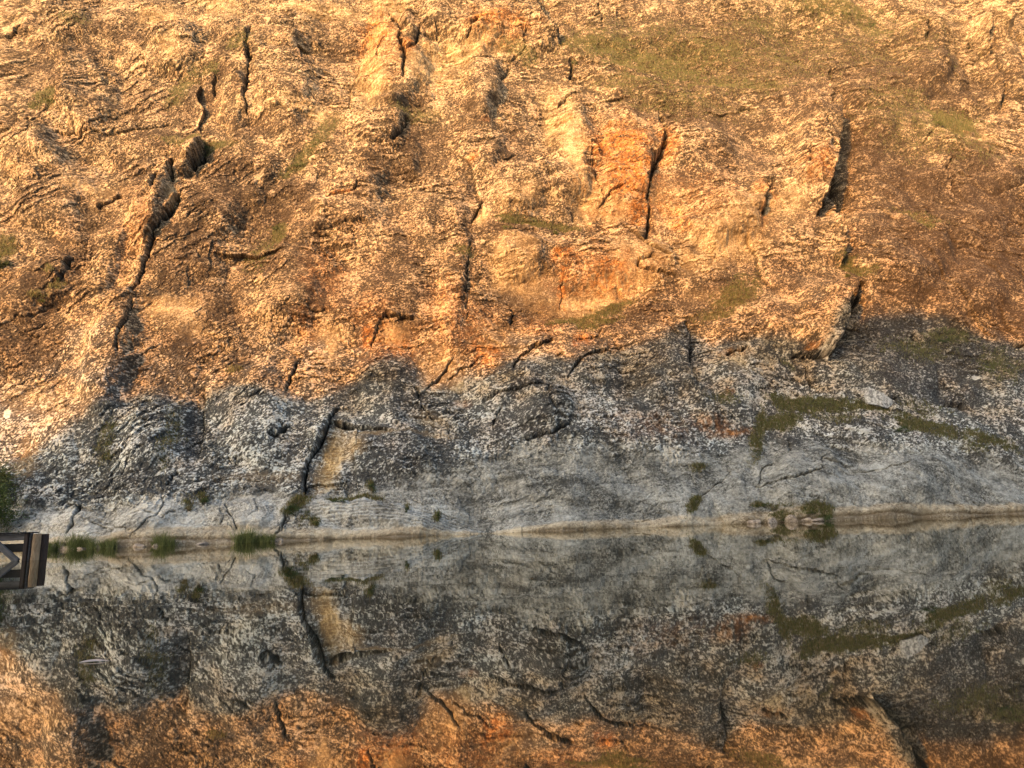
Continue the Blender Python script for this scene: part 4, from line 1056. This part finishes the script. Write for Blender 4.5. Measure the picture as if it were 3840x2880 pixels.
# ------------------------------------------------------------------ jetty
def mat_plain(name, c, rough=.8, c2=None, sc=(8, 8, 1.2)):
    mt, nt, bs = new_mat(name)
    tcx = nt.nodes.new('ShaderNodeTexCoord').outputs['Object']
    mpx = nt.nodes.new('ShaderNodeMapping'); mpx.inputs['Scale'].default_value = sc; nt.links.new(tcx, mpx.inputs[0])
    f = noise_node(nt, 2.0, 6, .7, mpx.outputs[0], .5)
    nt.links.new(mixc(nt, maprange(nt, f, .35, .65), c, c2 or tuple(x*1.7 for x in c)), bs.inputs['Base Color'])
    bs.inputs['Roughness'].default_value = rough
    b = nt.nodes.new('ShaderNodeBump'); b.inputs['Strength'].default_value = .4; b.inputs['Distance'].default_value = .02
    nt.links.new(f, b.inputs['Height']); nt.links.new(b.outputs[0], bs.inputs['Normal'])
    return mt
M_grey = mat_plain('weathered_plank', (.075, .070, .066), c2=(.16, .15, .145), sc=(1.0, 8, 8))
M_dark = mat_plain('tarred_timber', (.004, .0035, .003), c2=(.013, .011, .009), sc=(1.2, 8, 8))
M_post = mat_plain('peeled_log', (.24, .15, .075), c2=(.50, .34, .19))
M_rust = mat_plain('brown_timber', (.025, .014, .010), c2=(.06, .036, .024))

JD = 38.0                                       # the jetty stands this far out, nearer than the cliff
jt = bpy.data.objects.new('jetty', None); COL.objects.link(jt)
d0 = ray(76, 1210); J0 = CAMP+d0*(CAMH/-d0[2]); JY = J0[1]
jt.location = (J0[0], JY, 0)
print('jetty', J0)
def at(u, v, y=JY):
    d = ray(u, v); return CAMP+d*((y-CAMP[1])/d[1])
tag(jt, 'dark timber jetty end with a pale round corner post at the left edge', 'jetty')
def box(name, a, b, mat, parent=jt, bev=.012):
    bm = bmesh.new(); bmesh.ops.create_cube(bm, size=1)
    a = np.array(a, float); b = np.array(b, float); c = (a+b)/2; s = np.abs(b-a)
    for vt in bm.verts: vt.co = Vector((vt.co.x*s[0], vt.co.y*s[1], vt.co.z*s[2]))
    bmesh.ops.bevel(bm, geom=bm.edges, offset=min(bev, s.min()*.3), segments=1, affect='EDGES')
    me = bpy.data.meshes.new(name); bm.to_mesh(me); bm.free(); me.materials.append(mat)
    o = bpy.data.objects.new(name, me); COL.objects.link(o); o.parent = parent
    loc = c-np.array([J0[0], JY, 0]) if parent is jt else c
    o.location = loc
    return o
def cyl(name, p, r, z0, z1, mat, parent=jt, seg=20):
    Vv, Ff = [], []
    lv = 7
    for j in range(lv+1):
        zz = z0+(z1-z0)*j/lv
        rr_ = r*(1.0+.03*math.sin(j*2.3))*(1.0 if j < lv else .96)
        for i in range(seg):
            a = i*2*math.pi/seg
            Vv.append((rr_*(1+.02*math.sin(3*a+j))*math.cos(a), rr_*math.sin(a), zz))
    for j in range(lv):
        for i in range(seg):
            k = j*seg
            Ff.append((k+i, k+(i+1) % seg, k+seg+(i+1) % seg, k+seg+i))
    Ff.append(tuple(range(lv*seg, lv*seg+seg)))
    o = mesh_obj(name, Vv, Ff, mat, parent, smooth_shade=False)
    o.location = (p[0]-J0[0], p[1]-JY, 0)
    return o
mpx = np.linalg.norm(at(76, 1180)-CAMP)/FPX
ztop = at(80, 1152)[2]
print('top', ztop, 'm per px', mpx)
xl = at(-160, 1180)[0]
X_ = lambda u, v=1180: at(u, v)[0]
zdeck = at(40, 1149)[2]
cyl('post', (X_(75), JY+.10), 10.5*mpx*.62, -1.5, ztop-.02, M_post)
cyl('post', (X_(84), JY+.34), 6.5*mpx, -1.5, ztop-.04, M_rust)
box('post', (X_(53), JY-.10, -1.5), (X_(61), JY+.20, zdeck-.08), M_rust)
box('post', (X_(62.0), JY-.02, -1.5), (X_(65.0), JY+.16, zdeck-.08), M_grey)
# fascia beam, lower beam, brace, deck boards
zb1, zb0 = at(20, 1153.5)[2], at(20, 1168)[2]
box('beam', (xl, JY+.0, zb0), (X_(53)-.004, JY+.14, zb1), M_grey)
zc1, zc0 = at(20, 1175)[2], at(20, 1193)[2]
box('beam', (xl, JY+.05, zc0), (X_(53)-.004, JY+.25, zc1), M_dark)
p0, p1 = at(-14, 1168, JY-.12), at(38, 1213, JY-.12)
dx, dz = p1[0]-p0[0], p1[2]-p0[2]; Lb = math.hypot(dx, dz)
br = box('brace', (-Lb/2, -.07, -.13), (Lb/2, .07, .13), M_grey, parent=None)
br.parent = jt
br.location = ((p0[0]+p1[0])/2-J0[0], -.12, (p0[2]+p1[2])/2)
br.rotation_euler = (0, -math.atan2(dz, dx), 0)
xq = X_(66)
x = xl
while x < xq-.05:
    w = .20
    b = box('deck_plank', (x, JY-.16, zdeck-.075), (min(x+w-.03, xq), JY+.55, zdeck-.02+random.uniform(-.006, .008)), M_dark)
    x += w
box('beam', (xl, JY+.40, zb0), (X_(50), JY+.50, zb1), M_dark)
for u in (-50,):
    box('post', (X_(u)-.1, JY+.28, -1.5), (X_(u)+.1, JY+.39, zb1-.01), M_dark)

# ------------------------------------------------------------------ floating leaf
a = ray(170, 1432); b = ray(236, 1428)
A_ = CAMP+a*(CAMH/-a[2]); B_ = CAMP+b*(CAMH/-b[2])
L = np.linalg.norm(B_-A_)
Vv, Ff = [], []
nn = 12
for i in range(nn+1):
    t = i/nn
    w = .085*L*math.sin(math.pi*min(1, t*1.0))**.8*(1.25-.7*t)+.0006
    zc = .035*L*math.sin(t*3.1)+.003
    Vv += [(t*L, -w, zc-.25*w), (t*L, 0, zc), (t*L, w*1.1, zc+.45*w), (t*L, 0, zc-.0025)]
for i in range(nn):
    k = i*4
    for q in range(4):
        Ff.append((k+q, k+(q+1) % 4, k+4+(q+1) % 4, k+4+q))
M_fl = mat_plain('dry_leaf', (.78, .58, .44), c2=(.85, .70, .56), sc=(3, 20, 20))
fl = mesh_obj('willow_leaf', Vv, Ff, M_fl, smooth_shade=True)
fl.location = A_
fl.rotation_euler = (0, 0, math.atan2(B_[1]-A_[1], B_[0]-A_[0]))
tag(fl, 'single pale dry leaf floating on the dark water in the foreground', 'leaf')
print('done')
